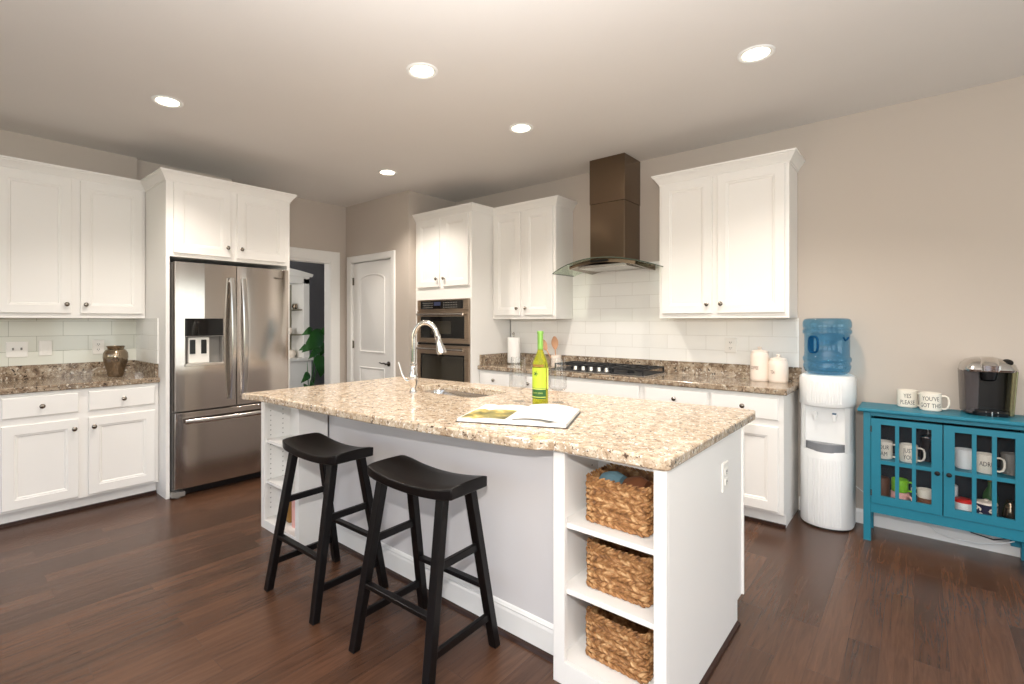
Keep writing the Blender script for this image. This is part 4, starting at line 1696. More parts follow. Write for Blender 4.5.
# baskets
def basket_mesh(w, d, h):
    m = MB()
    # inner shell
    t_ = 0.010
    def ring(i, z, g=0.0):
        return [(x, y, z) for x, y in rrect(-w / 2 + i - g, w / 2 - i + g, -d / 2 + i - g, d / 2 - i + g, 0.02, 3)]
    m.loft([ring(t_ + 0.003, 0.008), ring(t_ + 0.003, h - 0.004), ring(t_, h), ring(0.004, h - 0.004), ring(0.004, 0.004), ring(0.012, 0.0)][::-1])
    rows = 8
    rh = h / rows
    per = rrect(-w / 2, w / 2, -d / 2, d / 2, 0.022, 4)
    P = [Vector(p) for p in per] + [Vector(per[0])]
    L = [0]
    for i in range(len(P) - 1):
        L.append(L[-1] + (P[i + 1] - P[i]).length)
    tot = L[-1]

    def at(s):
        s %= tot
        for i in range(len(P) - 1):
            if s <= L[i + 1]:
                q = (s - L[i]) / max(1e-9, L[i + 1] - L[i])
                d_ = (P[i + 1] - P[i]).normalized()
                return P[i].lerp(P[i + 1], q), d_
        return P[0], Vector((1, 0))
    rnd = random.Random(3)
    step = 0.021
    for r_ in range(rows + 1):
        z = rh * (r_ + 0.5) if r_ < rows else h
        cnt = int(tot / step)
        for k_ in range(cnt):
            s = (k_ + 0.5 * (r_ % 2) + rnd.uniform(-.1, .1)) * tot / cnt
            p, d_ = at(s)
            nrm = Vector((d_.y, -d_.x))
            tilt = (0.42 if r_ % 2 else -0.42) + rnd.uniform(-.18, .18)
            if r_ == rows:
                tilt = 0.5
            ln = 0.020 * rnd.uniform(.9, 1.15)
            th = rh * rnd.uniform(.30, .40) if r_ < rows else 0.006
            ax = Vector((d_.x * math.cos(tilt), d_.y * math.cos(tilt), math.sin(tilt)))
            n3 = Vector((nrm.x, nrm.y, 0))
            up = ax.cross(n3)
            c_ = Vector((p.x, p.y, z)) + n3 * rnd.uniform(-0.001, 0.002)
            rings = []
            for u, sc in ((-1, 0.15), (-0.6, 0.75), (0, 1), (0.6, 0.75), (1, 0.15)):
                rings.append([c_ + ax * (ln * u * 0.85) + n3 * (0.0055 * sc * math.cos(q) + 0.003 * (1 - u * u) - 0.002) + up * (th * sc * math.sin(q)) for q in [PI / 3 * j_ for j_ in range(6)]])
            m.loft(rings)
    return m


BW, BD, BH = 0.238, 0.20, 0.166
bt = thing('wicker_basket', '', 'basket', (-0.78, SY + 0.115, 0.5955), 0, 'wicker baskets in the island shelves')
basket_mesh(BW, BD, BH).build('woven_body', 'basket', bt, smooth=True, local=True)
bt['label'] = 'woven wicker basket on the upper shelf of the island end'
bt.location = (-0.818, SY + 0.182, 0.5960)
dup(bt, (-0.818, SY + 0.185, 0.3510), math.radians(1.5), 'woven wicker basket on the middle shelf of the island end')
dup(bt, (-0.820, SY + 0.185, 0.0860), math.radians(-1), 'woven wicker basket on the bottom shelf of the island end')
# folded cloths inside the upper basket
for i, (dx_, mt, nm, lb) in enumerate(((-0.05, 'linen', 'folded_cloth', 'pale blue folded cloth inside the upper basket'), (0.045, 'brown', 'folded_cloth', 'brown folded cloth inside the upper basket'))):
    m = MB()
    rings = []
    for k_ in range(7):
        u = k_ / 6
        yy = SY + 0.125 + 0.10 * u
        zz = 0.748 + 0.022 * math.sin(PI * u)
        rings.append([(-0.82 + dx_ - 0.042, yy, 0.62), (-0.82 + dx_ + 0.042, yy, 0.62), (-0.82 + dx_ + 0.04, yy, zz - 0.006), (-0.82 + dx_ + 0.01, yy, zz + 0.006), (-0.82 + dx_ - 0.02, yy, zz), (-0.82 + dx_ - 0.042, yy, zz - 0.01)])
    m.loft(rings)
    tag(m.build(nm, mt, smooth=True), lb, 'cloth')
# items on the far shelf unit
tag(MB().lathe([(0.040, 0), (0.042, 0.004), (0.042, 0.20), (0.036, 0.215), (0.036, 0.225), (0, 0.225)], (-2.93, 1.575, 0.0555), 24).build('storage_jar', ['pink'], smooth=True), 'pinkish jar on the bottom shelf behind the far stool leg', 'jar')
tag(MB().lathe([(0.02, 0), (0.028, 0.01), (0.03, 0.12), (0.015, 0.16), (0.014, 0.2), (0, 0.2)], (-3.03, 1.575, 0.0555), 20).build('glass_bottle', 'amber', smooth=True), 'slim amber bottle on the bottom shelf of the far shelf unit', 'bottle')


# ================================================================ BAR STOOLS
def make_stool():
    t = thing('bar_stool', '', 'bar stool', group='black saddle-seat bar stools')
    # saddle seat: dips across its length (x)
    m = MB()
    nx, ny = 18, 8
    Lx, Ly = 0.245, 0.118
    top, bot = [], []
    rings = []
    for i in range(nx + 1):
        u = -1 + 2 * i / nx
        x = Lx * u
        dip = 0.028 * u * u
        e = 1 - 0.10 * max(0, abs(u) - 0.85) / 0.15
        ring = []
        zt = 0.712 + dip
        zb = 0.670 + dip * 0.75
        for j_ in range(ny + 1):
            v = -1 + 2 * j_ / ny
            ring.append((x, Ly * v * e, zt - 0.004 * v * v - (0.004 if abs(v) > 0.95 else 0)))
        for j_ in range(ny, -1, -1):
            v = -1 + 2 * j_ / ny
            ring.append((x, Ly * v * e * 0.98, zb))
        rings.append(ring)
    m.loft(rings)
    m.build('seat', 'seat_black', t, 0.004, 2, smooth=True, local=True)
    tops = {}
    for sx in (-1, 1):
        for sy in (-1, 1):
            a = Vector((sx * 0.175, sy * 0.078, 0.682))
            b_ = Vector((sx * 0.212, sy * 0.195, 0.0))
            l = MB().bar(b_, a, 0.036, 0.036, 0.040, 0.036)
            # trim foot flat to the floor
            l.v = [Vector((p.x, p.y, max(0.0, p.z))) if p.z < 0.02 else p for p in l.v]
            l.v = [Vector((p.x, p.y, 0.0)) if p.z < 0.02 else p for p in l.v]
            l.build('leg', 'seat_black', t, 0.003, local=True)
            tops[(sx, sy)] = (a, b_)

    def on(sx, sy, z):
        a, b_ = tops[(sx, sy)]
        return b_.lerp(a, z / 0.682)
    for sy, z in ((-1, 0.262), (1, 0.262)):
        MB().bar(on(-1, sy, z), on(1, sy, z), 0.030, 0.018, up=(0, 0, 1)).build('stretcher', 'seat_black', t, 0.002, local=True)
    for sx in (-1, 1):
        for z in (0.135, 0.435):
            MB().bar(on(sx, -1, z), on(sx, 1, z), 0.018, 0.030, up=(0, 0, 1)).build('stretcher', 'seat_black', t, 0.002, local=True)
    return t


s0 = make_stool()
s0.location = (-2.235, 1.350, 0)
s0.rotation_euler = (0, 0, math.radians(1))
s0['label'] = 'black wooden saddle-seat bar stool nearest the refrigerator'
dup(s0, (-1.522, 1.372, 0), math.radians(2), 'black wooden saddle-seat bar stool nearest the wicker baskets')

# ================================================================ WATER COOLER
CX, CY = -0.452, 3.985
t = thing('water_cooler', 'white floor-standing water cooler with ribbed front between cabinet and teal buffet', 'water cooler', (CX, CY, 0))


def dshape(r, n=28, back=0.165, front=0.0, y_in=None):
    """D outline: round front (toward -y), squared back"""
    pts = []
    for k_ in range(n + 1):
        a = PI + PI * k_ / n
        pts.append((r * math.cos(a), r * 0.92 * math.sin(a)))
    pts += [(r, back * 0.6), (r * 0.8, back), (-r * 0.8, back), (-r, back * 0.6)]
    return pts


def dstack(levels, **kw):
    m = MB()
    m.loft([[(x, y, z) for x, y in dshape(r, **kw)] for r, z in levels])
    return m


R0 = 0.147
dstack([(R0 - 0.004, 0.012), (R0, 0.02), (R0, 0.50), (R0 - 0.002, 0.505)]).build('lower_body', 'white_plastic', t, smooth=True, local=True)
dstack([(R0 - 0.015, 0.0), (R0 - 0.015, 0.012)]).build('base', 'black_plastic', t, local=True)
# upper shroud
dstack([(R0, 0.792), (R0 + 0.006, 0.80), (R0 + 0.006, 0.965), (R0, 0.985), (R0 - 0.02, 0.995), (0.10, 0.995)]).build('top_shroud', 'white_plastic', t, smooth=True, local=True)
# recessed dispensing section: side cheeks and back
m = MB()
body = [(x, max(y, -0.072)) for x, y in dshape(R0 - 0.001)]
m.prism(body, 0.50, 0.795)
for sg in (-1, 1):
    arc = [(sg * 0.106, -0.071)]
    for k_ in range(9):
        a = math.asin(0.106 / R0) + (math.radians(60) - math.asin(0.106 / R0)) * k_ / 8
        arc.append((sg * R0 * math.sin(a), -R0 * 0.92 * math.cos(a)))
    arc.append((sg * (R0 - 0.02), -0.071))
    m.prism(arc, 0.50, 0.795)
m.build('dispensing_panel', 'white_plastic', t, local=True)
# ribs
m = MB()
for k_ in range(13):
    a = math.radians(270 + (k_ - 6) * 6.0)
    x, y = R0 * math.cos(a), R0 * 0.92 * math.sin(a)
    m.lathe([(0.0035, 0.03), (0.0035, 0.455)], (x, y, 0), 8)
m.build('lower_ribs', 'white_plastic', t, smooth=True, local=True)
m = MB()
for k_ in range(13):
    a = math.radians(270 + (k_ - 6) * 6.0)
    x, y = (R0 + 0.006) * math.cos(a), (R0 + 0.006) * 0.92 * math.sin(a)
    m.lathe([(0.003, 0.815), (0.003, 0.955)], (x, y, 0), 8)
m.build('upper_ribs', 'white_plastic', t, smooth=True, local=True)
# drip tray: scooped front
m = MB()
outl = []
n = 16
for k_ in range(n + 1):
    a = math.radians(205 + 130 * k_ / n)
    outl.append((0.124 * math.cos(a), 0.124 * 1.12 * math.sin(a)))
m.loft([[(x * 0.97, min(y, -0.07), 0.500) for x, y in outl] + [(0.10, -0.07, 0.500), (-0.10, -0.07, 0.500)], [(x, min(y, -0.07), 0.555) for x, y in outl] + [(0.10, -0.07, 0.555), (-0.10, -0.07, 0.555)]])
m.build('drip_tray', 'grey_tray', t, 0.003, local=True)
for k_, (xx, mt) in enumerate(((-0.052, 'red'), (0.052, 'label_dark'))):
    m = MB()
    m.box(xx - 0.012, xx + 0.012, -0.108, -0.074, 0.728, 0.748)
    m.lathe([(0.008, 0.700), (0.010, 0.735)], (xx, -0.10, 0), 12)
    tp = m.build('tap', 'white_plastic', t, 0.002, local=True)
    MB().box(xx - 0.011, xx + 0.011, -0.118, -0.092, 0.7485, 0.756).build('lever', 'white_plastic' if k_ == 0 else 'water_dark', tp, 0.002, local=True)

# water bottle on the cooler
wbx = thing('water_bottle', 'large blue plastic water jug upside down on the water cooler', 'water bottle', (CX, CY, 0.9955))
prof = [(0.025, 0.0), (0.10, 0.004), (0.122, 0.018), (0.130, 0.040), (0.133, 0.060), (0.128, 0.072), (0.127, 0.082), (0.134, 0.090), (0.136, 0.108), (0.130, 0.118), (0.126, 0.124), (0.126, 0.262), (0.130, 0.268), (0.137, 0.276), (0.137, 0.292), (0.129, 0.300), (0.129, 0.306), (0.136, 0.314), (0.136, 0.345), (0.128, 0.364), (0.112, 0.372), (0.02, 0.368)]
inner = [(max(0.001, r_ - 0.004), z + (0.004 if i == 0 else 0) - (0.004 if i >= len(prof) - 2 else 0)) for i, (r_, z) in enumerate(prof)]
m = MB()
m.lathe(prof, (0, 0, 0), 48)
m.build('jug', 'water_blue', wbx, smooth=True, local=True)
# moulded grip: recessed dark ring handle facing the viewer's left
ga = math.atan2(-CY, -CX) - 0.62
m = MB()
pts = []
for k_ in range(24):
    a = 2 * PI * k_ / 24
    u, v = 0.030 * math.copysign(abs(math.cos(a)) ** 0.6, math.cos(a)), 0.052 * math.copysign(abs(math.sin(a)) ** 0.6, math.sin(a))
    an = ga + u / 0.127
    pts.append((0.1285 * math.cos(an), 0.1285 * math.sin(an), 0.200 + v))
m.tube(pts, 0.007, 8, closed=True)
m.build('grip_rim', 'water_dark', wbx, smooth=True, local=True)
m = MB()
vs_, fs_ = [], []
for i in range(7):
    an = ga + (-0.026 + 0.052 * i / 6 * 0.6) / 0.127
    for z in (0.155, 0.245):
        for q in (0.1275, 0.1295):
            vs_.append((q * math.cos(an), q * math.sin(an), z))
for i in range(6):
    p = i * 4
    fs_ += [(p, p + 4, p + 6, p + 2), (p + 1, p + 3, p + 7, p + 5), (p, p + 1, p + 5, p + 4), (p + 2, p + 6, p + 7, p + 3)]
m.add(vs_, fs_)
m.build('grip_panel', 'water_dark', wbx, smooth=True, local=True)
ga2 = math.atan2(-CY, -CX) + 0.95
m = MB()
m.tube([((0.129) * math.cos(ga2 + q), (0.129) * math.sin(ga2 + q), 0.236 + zz) for q, zz in ((-0.2, 0.012), (-0.08, -0.008), (0.04, 0.0), (0.16, 0.012))], 0.005, 8)
m.build('grip_mark', 'water_dark', wbx, smooth=True, local=True)

# ================================================================ TEAL BUFFET
BX0, BX1, BY0, BY1, BZ = -0.250, 0.476, 3.85, 4.135, 0.814
FBf = frame_back(BY0)
t = thing('buffet_cabinet', 'teal painted buffet cabinet with two glass-paned doors below the coffee maker', 'cabinet', ((BX0 + BX1) / 2, 4.0, 0))
slab_with_edge(MB(), [(BX0 - 0.028, BY0 - 0.022), (BX1 + 0.028, BY0 - 0.022), (BX1 + 0.028, BY1), (BX0 - 0.028, BY1)], BZ - 0.022, BZ, 0.006).build('top', 'teal', t)
lg = 0.036
for x in (BX0, BX1 - lg):
    for y in (BY0, BY1 - lg):
        MB().box(x, x + lg, y, y + lg, 0, BZ - 0.0225).build('leg', 'teal', t, 0.0015)
b = MB()
b.box(BX0 + lg, BX1 - lg, BY0 + 0.002, BY0 + 0.020, 0.178, 0.235)
b.build('lower_rail', 'teal', t, 0.001)
MB().box(BX0 + lg, BX1 - lg, BY0 + 0.002, BY0 + 0.020, BZ - 0.045, BZ - 0.0225).build('upper_rail', 'teal', t, 0.001)
b = MB()
b.box(BX0 + 0.008, BX0 + 0.022, BY0 + lg, BY1 - lg, 0.178, BZ - 0.0225)
b.box(BX1 - 0.022, BX1 - 0.008, BY0 + lg, BY1 - lg, 0.178, BZ - 0.0225)
b.build('side_panel', 'teal', t)
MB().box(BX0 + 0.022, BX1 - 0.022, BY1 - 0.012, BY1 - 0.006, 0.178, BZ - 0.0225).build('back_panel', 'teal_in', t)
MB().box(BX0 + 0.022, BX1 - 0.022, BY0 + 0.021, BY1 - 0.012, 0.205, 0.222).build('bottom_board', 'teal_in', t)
ZSH = 0.500
MB().box(BX0 + 0.022, BX1 - 0.022, BY0 + 0.03, BY1 - 0.012, ZSH - 0.016, ZSH).build('shelf', 'teal', t)
MB().box(0.104 - 0.008, 0.104 + 0.008, BY0 + 0.03, BY1 - 0.012, 0.222, BZ - 0.0225).build('divider', 'teal_in', t) if False else None
dz0, dz1 = 0.238, 0.755
for i, (a, bb) in enumerate(((BX0 + lg + 0.002, 0.1075), (0.1125, BX1 - lg - 0.002))):
    b = MB(FBf)
    y0_, y1_ = -0.018, 0.003
    sw, rw = 0.046, 0.048
    b.box(a, a + sw, y0_, y1_, dz0, dz1)
    b.box(bb - sw, bb, y0_, y1_, dz0, dz1)
    b.box(a + sw, bb - sw, y0_, y1_, dz0, dz0 + rw)
    b.box(a + sw, bb - sw, y0_, y1_, dz1 - 0.034, dz1)
    iw = bb - a - 2 * sw
    for q in (1, 2):
        xx = a + sw + iw * q / 3
        b.box(xx - 0.009, xx + 0.009, y0_ + 0.004, y1_ - 0.001, dz0 + rw, dz1 - 0.034)
    zm = 0.492
    b.box(a + sw, bb - sw, y0_ + 0.005, y1_ - 0.002, zm - 0.011, zm + 0.011)
    d = b.build('door', 'teal', t)
    MB(FBf).box(a + sw - 0.004, bb - sw + 0.004, -0.016, -0.0135, dz0 + rw - 0.004, dz1 - 0.030).build('glass_pane', 'pane', d)
    kx = bb - 0.022 if i == 0 else a + 0.022
    MB(FBf).lathe([(0.004, 0), (0.004, 0.010), (0.0115, 0.014), (0.0125, 0.022), (0.007, 0.027), (0.001, 0.028)], (kx, 0.003, 0.480), 16, 'y').build('knob', 'matte_black', d, smooth=True)
    hb = MB(FBf)
    hx_ = a if i == 0 else bb
    for z in (0.30, 0.69):
        hb.lathe([(0.0035, -0.018), (0.0035, 0.018)], (hx_, 0.005, z), 8)
    hb.build('hinge', 'nickel', d)


# mugs
def mug(x, y, z, ang_handle, r=0.050, h=0.106, mat='mug', lines=None, label='', face=None, group='cream stoneware mugs', name='mug', handle=True, band=None):
    t = thing(name, label, 'mug', (x, y, z), 0, group)
    MB().lathe([(r * 0.90, 0), (r, 0.006), (r, h - 0.002), (r - 0.002, h), (r - 0.0045, h - 0.003), (r - 0.005, 0.012), (r * 0.7, 0.007), (0, 0.006)], (0, 0, 0), 32).build('cup', mat, t, smooth=True, local=True)
    if handle:
        m = MB()
        c_, s_ = math.cos(ang_handle), math.sin(ang_handle)
        prof = [(r - 0.003, h * 0.84), (r + 0.014, h * 0.86), (r + 0.026, h * 0.80), (r + 0.031, h * 0.65), (r + 0.031, h * 0.40), (r + 0.025, h * 0.22), (r + 0.012, h * 0.14), (r - 0.003, h * 0.16)]
        m.tube([(a * c_, a * s_, z_) for a, z_ in prof], 0.0055, 8)
        m.build('handle', mat, t, smooth=True, local=True)
    if lines:
        fa = face if face is not None else math.atan2(-y, -x)
        m = MB()
        for k_, ln in enumerate(lines):
            wrap_text(m, ln, 0.036, r + 0.0006, h * (0.68 if len(lines) > 1 else 0.5) - k_ * 0.040, fa, sx=0.66)
        m.build('lettering', 'ink', t, local=True)
    return t


hr = math.radians(-20)
mug(-0.046, 4.065, BZ + 0.0005, hr, lines=['YES', 'PLEASE'], label='cream mug with dark lettering on the buffet, partly behind the other mug', group='cream mugs on top of the buffet')
mug(0.060, 3.995, BZ + 0.0005, hr + 0.15, lines=["YOU'VE", 'GOT THIS'], label='cream mug with dark lettering on the buffet, in front of the other mug', group='cream mugs on top of the buffet')
sh = ZSH + 0.0005
mug(-0.155, 3.955, sh, math.radians(-15), r=0.043, h=0.105, lines=['OUR', 'AM'], label='cream lettered mug in the buffet at the cooler end of the shelf', group='mugs on the buffet shelf')
mug(-0.040, 3.940, sh, math.radians(-10), r=0.043, h=0.105, lines=['JUST', 'YOU'], label='cream lettered mug in the buffet behind the middle panes of one door', group='mugs on the buffet shelf')
mug(0.205, 3.985, sh, math.radians(195), r=0.042, h=0.110, mat='white_plastic', label='plain white mug in the buffet with handle toward the door knobs', group='mugs on the buffet shelf')
mug(0.288, 3.945, sh, math.radians(-8), r=0.042, h=0.105, lines=['ADRI'], label='cream mug lettered ADRI on the buffet shelf', group='mugs on the buffet shelf')
mug(0.390, 3.99, sh, math.radians(40), r=0.040, h=0.115, mat='grey_plastic', label='grey mug on the buffet shelf behind the outer panes', group='mugs on the buffet shelf')
# small steel press pot on the shelf
t2 = thing('french_press', 'small steel and glass coffee press on the buffet shelf near the knobs', 'coffee press', (0.050, 4.04, sh))
MB().lathe([(0.036, 0), (0.037, 0.004), (0.037, 0.14), (0.035, 0.142), (0.034, 0.01), (0, 0.008)], (0, 0, 0), 24).build('carafe', 'black_plastic', t2, smooth=True, local=True)
MB().lathe([(0.039, 0.142), (0.039, 0.150), (0.030, 0.158), (0.004, 0.162), (0.004, 0.20), (0.011, 0.206), (0.008, 0.217), (0, 0.218)], (0, 0, 0), 24).build('lid', 'chrome', t2, smooth=True, local=True)
lw = 0.2225
mug(-0.080, 3.955, lw, math.radians(-40), r=0.044, h=0.085, mat='pink', label='pink and white mug at the bottom of the buffet under the green cup', group='cups on the buffet floor')
mug(-0.080, 3.958, lw + 0.0862, math.radians(-12), r=0.041, h=0.075, mat='green_mug', label='lime green cup stacked on the pink mug in the buffet', group='cups on the buffet floor')
mug(0.040, 3.95, lw, math.radians(120), r=0.040, h=0.075, mat='brown', label='brown patterned mug at the bottom of the buffet beside the knobs', group='cups on the buffet floor')
mug(0.036, 3.95, lw + 0.0762, math.radians(150), r=0.038, h=0.050, mat='mug', label='low cream cup stacked on the brown patterned mug', group='cups on the buffet floor')
mug(0.150, 4.02, lw, 0, r=0.030, h=0.16, mat='white_plastic', label='tall white printed tumbler at the bottom of the buffet', group='tumblers on the buffet floor', name='tumbler', handle=False)
tt = mug(0.200, 3.935, lw, 0, r=0.040, h=0.10, mat='white_plastic', label='white canister with red lid and orange print in the buffet', group='tumblers on the buffet floor', name='coffee_tin', handle=False)
MB().lathe([(0.0425, 0.094), (0.0425, 0.108), (0.036, 0.112), (0, 0.112)], (0, 0, 0), 28).build('lid', 'red', tt, smooth=True, local=True)
tt['category'] = 'tin'
fa = math.atan2(-3.935, -0.20)
m = MB()
for rr_ in (0.006, 0.016, 0.026):
    m.tube([((0.0405) * math.cos(fa - 0.35 + rr_ * math.cos(q) / 0.04), (0.0405) * math.sin(fa - 0.35 + rr_ * math.cos(q) / 0.04), 0.014 + rr_ * math.sin(q)) for q in [PI * i / 10 for i in range(11)]], 0.003, 6)
m.build('orange_print', 'orange', tt, smooth=True, local=True)
tt = mug(0.290, 3.935, lw, math.radians(180), r=0.044, h=0.105, mat='navy', label='black and white floral jar with cream lid in the buffet', group='tumblers on the buffet floor', name='floral_jar', handle=False)
tt['category'] = 'jar'
MB().lathe([(0.040, 0.105), (0.047, 0.107), (0.044, 0.117), (0.012, 0.124), (0.009, 0.13), (0, 0.132)], (0, 0, 0), 28).build('lid', 'canister', tt, smooth=True, local=True)
rnd = random.Random(5)
m = MB()
fa = math.atan2(-3.935, -0.29)
for _ in range(26):
    a0, z0_ = fa + rnd.uniform(-1.5, 1.5), rnd.uniform(0.014, 0.092)
    rot = rnd.uniform(0, PI)
    ring = []
    for i in range(8):
        q = 2 * PI * i / 8
        u, v = 0.0095 * math.cos(q), 0.0050 * math.sin(q)
        xx, zz = u * math.cos(rot) - v * math.sin(rot), u * math.sin(rot) + v * math.cos(rot)
        ring.append((0.0447 * math.cos(a0 + xx / 0.044), 0.0447 * math.sin(a0 + xx / 0.044), z0_ + zz))
    m.add(ring, [tuple(range(8))])
m.build('petal_print', 'mug', tt, local=True)
tt = thing('glass_bottle', 'dark green bottle standing behind the floral jar in the buffet', 'bottle', (0.315, 4.055, lw))
MB().lathe([(0.030, 0), (0.032, 0.004), (0.032, 0.12), (0.026, 0.145), (0.011, 0.175), (0.011, 0.225), (0, 0.226)], (0, 0, 0), 24).build('bottle_glass', 'label_dark', tt, smooth=True, local=True)
MB().lathe([(0.0125, 0.205), (0.0125, 0.232), (0, 0.233)], (0, 0, 0), 16).build('cap', 'amber', tt, smooth=True, local=True)
tag(MB().lathe([(0.026, 0), (0.030, 0.005), (0.034, 0.05), (0.026, 0.10), (0.016, 0.12), (0.020, 0.135), (0, 0.135)], (0.388, 3.99, lw), 24).build('glass_jar', 'bronze', smooth=True), 'dark brown glass jar at the outer end of the buffet floor', 'jar')
tag(MB().lathe([(0.034, 0), (0.036, 0.004), (0.036, 0.13), (0.03, 0.14), (0, 0.14)], (-0.165, 4.03, lw), 24).build('coffee_tin', 'brown', smooth=True), 'dark reddish tin at the cooler end of the buffet floor', 'tin')

# coffee maker
KX, KY = 0.300, 4.05
t = thing('coffee_maker', 'black and silver pod coffee maker on the teal buffet', 'coffee maker', (KX, KY, BZ + 0.0005), math.radians(8))
t.scale = (0.86, 0.86, 0.95)


def rr_ring(x0, x1, y0, y1, r_, z, n=5):
    return [(x, y, z) for x, y in rrect(x0, x1, y0, y1, r_, n)]


m = MB()
m.loft([rr_ring(-0.098, 0.098, -0.02, 0.115, 0.03, 0.0), rr_ring(-0.100, 0.100, -0.02, 0.115, 0.03, 0.01), rr_ring(-0.106, 0.106, -0.02, 0.118, 0.03, 0.265)])
m.build('rear_body', 'black_plastic', t, smooth=True, local=True)
m = MB()
m.loft([rr_ring(-0.090, 0.085, -0.125, 0.02, 0.05, 0.0), rr_ring(-0.092, 0.087, -0.128, 0.02, 0.05, 0.022), rr_ring(-0.080, 0.078, -0.118, 0.02, 0.045, 0.034)])
dt = m.build('drip_tray', 'black_plastic', t, smooth=True, local=True)
m = MB()
for k_ in range(7):
    a = math.radians(215 + 110 * k_ / 6)
    m.lathe([(0.004, 0.004), (0.004, 0.028)], (-0.003 + 0.087 * math.cos(a), -0.035 + 0.092 * math.sin(a), 0), 8)
m.build('tray_ribs', 'chrome', dt, smooth=True, local=True)
# side water reservoir
m = MB()
m.loft([rr_ring(-0.118, -0.055, -0.095, 0.10, 0.02, 0.012), rr_ring(-0.128, -0.052, -0.105, 0.10, 0.02, 0.268)])
m.build('water_reservoir', plain('smoky_reservoir', (120, 112, 112), 0.05, trans=0.6, ior=1.2, vary=0), t, smooth=True, local=True)
# side trim on the other flank
m = MB()
m.loft([rr_ring(0.080, 0.108, -0.10, 0.10, 0.012, 0.008), rr_ring(0.092, 0.124, -0.112, 0.10, 0.012, 0.268)])
m.build('side_trim', plain('olive_silver', (134, 130, 100), 0.25, 0.8, vary=0), t, smooth=True, local=True)
# upper head: silver domed
m = MB()
m.loft([rr_ring(-0.128, 0.128, -0.125, 0.112, 0.06, 0.262), rr_ring(-0.130, 0.130, -0.130, 0.114, 0.06, 0.275), rr_ring(-0.122, 0.120, -0.118, 0.110, 0.06, 0.305), rr_ring(-0.095, 0.090, -0.09, 0.100, 0.06, 0.330), rr_ring(-0.05, 0.045, -0.05, 0.08, 0.045, 0.343)])
hdm = m.build('head', 'steel_h', t, smooth=True, local=True)
m = MB()
m.loft([rr_ring(-0.055, 0.038, -0.138, -0.05, 0.022, 0.268), rr_ring(-0.058, 0.041, -0.143, -0.03, 0.022, 0.30), rr_ring(-0.045, 0.03, -0.10, 0.02, 0.022, 0.343), rr_ring(-0.035, 0.02, -0.07, 0.02, 0.02, 0.350)])
m.build('lift_handle', 'chrome', hdm, smooth=True, local=True)
m = MB()
m.loft([rr_ring(-0.048, 0.036, -0.112, -0.02, 0.03, 0.262), rr_ring(-0.040, 0.028, -0.104, -0.02, 0.03, 0.215), rr_ring(-0.03, 0.018, -0.09, -0.02, 0.02, 0.205)][::-1])
m.build('brew_head', 'black_plastic', t, smooth=True, local=True)
m = MB(Matrix.Translation((0.078, -0.088, 0.322)) @ Matrix.Rotation(math.radians(38), 4, 'X'))
m.lathe([(0.026, -0.006), (0.026, 0.001), (0.022, 0.003), (0, 0.003)], (0, 0, 0), 20)
m.build('control_button', 'black_glass', hdm, smooth=True, local=True)

# cords
m = MB()
m.tube([(0.02, 4.142, 0.19), (0.03, 4.10, 0.12), (0.08, 4.06, 0.075), (0.16, 4.05, 0.06), (0.26, 4.05, 0.06), (0.36, 4.08, 0.075), (0.43, 4.12, 0.10)], 0.0035, 8)
tag(m.build('electrical_cable', 'white_plastic', smooth=True), 'white power cord hanging below the teal buffet', 'cord')
m = MB()
m.tube([(0.16, 4.145, 0.16), (0.24, 4.10, 0.10), (0.33, 4.08, 0.09), (0.41, 4.12, 0.108)], 0.0035, 8)
tag(m.build('electrical_cable', 'matte_black', smooth=True), 'black power cord hanging below the teal buffet', 'cord')
t3 = thing('power_strip', 'small teal and white plug adapter on the wall below the buffet', 'plug adapter', (0.445, YW - 0.002, 0.06))
MB().box(0.40, 0.445, YW - 0.05, YW - 0.002, 0.065, 0.135).build('plug_block', 'teal', t3, 0.003)
MB().box(0.446, 0.475, YW - 0.045, YW - 0.002, 0.065, 0.135).build('socket_block', 'white_plastic', t3, 0.003)
m = MB()
m.tube([(-0.33, 4.140, 0.26), (-0.28, 4.145, 0.22), (-0.255, 4.146, 0.20)], 0.003, 6)
tag(m.build('electrical_cable', 'white_plastic', smooth=True), 'short white cord between water cooler and teal buffet', 'cord')

# ================================================================ ROOM BEYOND THE DOORWAY
HX = -7.2   # hutch front face x
FHx = frame_left(HX)
t = thing('china_hutch', 'white china hutch with glass-front shelves seen through the doorway', 'hutch', (HX - 0.2, 3.55, 0))
hy0, hy1 = 2.75, 4.06
b = MB(FHx)
b.box(hy0, hy1, -0.42, 0.04, 0.0, 0.74)
b.box(hy0 - 0.02, hy1 + 0.02, -0.42, 0.07, 0.74, 0.78)
b.box(hy0, hy0 + 0.08, -0.42, -0.02, 0.78, 2.02)
b.box(hy1 - 0.10, hy1, -0.42, -0.02, 0.78, 2.02)
b.box(hy0, hy1, -0.42, -0.02, 1.94, 2.05)
b.build('hutch_frame', 'white', t, 0.003)
b = MB(FHx)
rings = []
for k_ in range(13):
    u = k_ / 12
    x = hy0 - 0.03 + (hy1 - hy0 + 0.06) * u
    zt_ = 2.09 + 0.09 * math.sin(PI * u)
    rings.append([(x, -0.42, 2.05), (x, 0.02, 2.05), (x, 0.05, zt_), (x, -0.42, zt_)])
b.loft(rings)
b.build('arched_crown', 'white', t, smooth=True)
MB(FHx).box(hy0 + 0.05, hy1 - 0.05, -0.42, -0.40, 0.78, 1.95).build('back_panel', 'hutch_in', t)
for z in (1.13, 1.52):
    MB(FHx).box(hy0 + 0.06, hy1 - 0.08, -0.40, -0.06, z, z + 0.02).build('shelf', 'hutch_in', t)
for a, bb in ((hy0 + 0.06, 3.40), (3.41, hy1 - 0.08)):
    d = panel_door(FHx, a, bb, 0.12, 0.70).build('door', 'white', t)
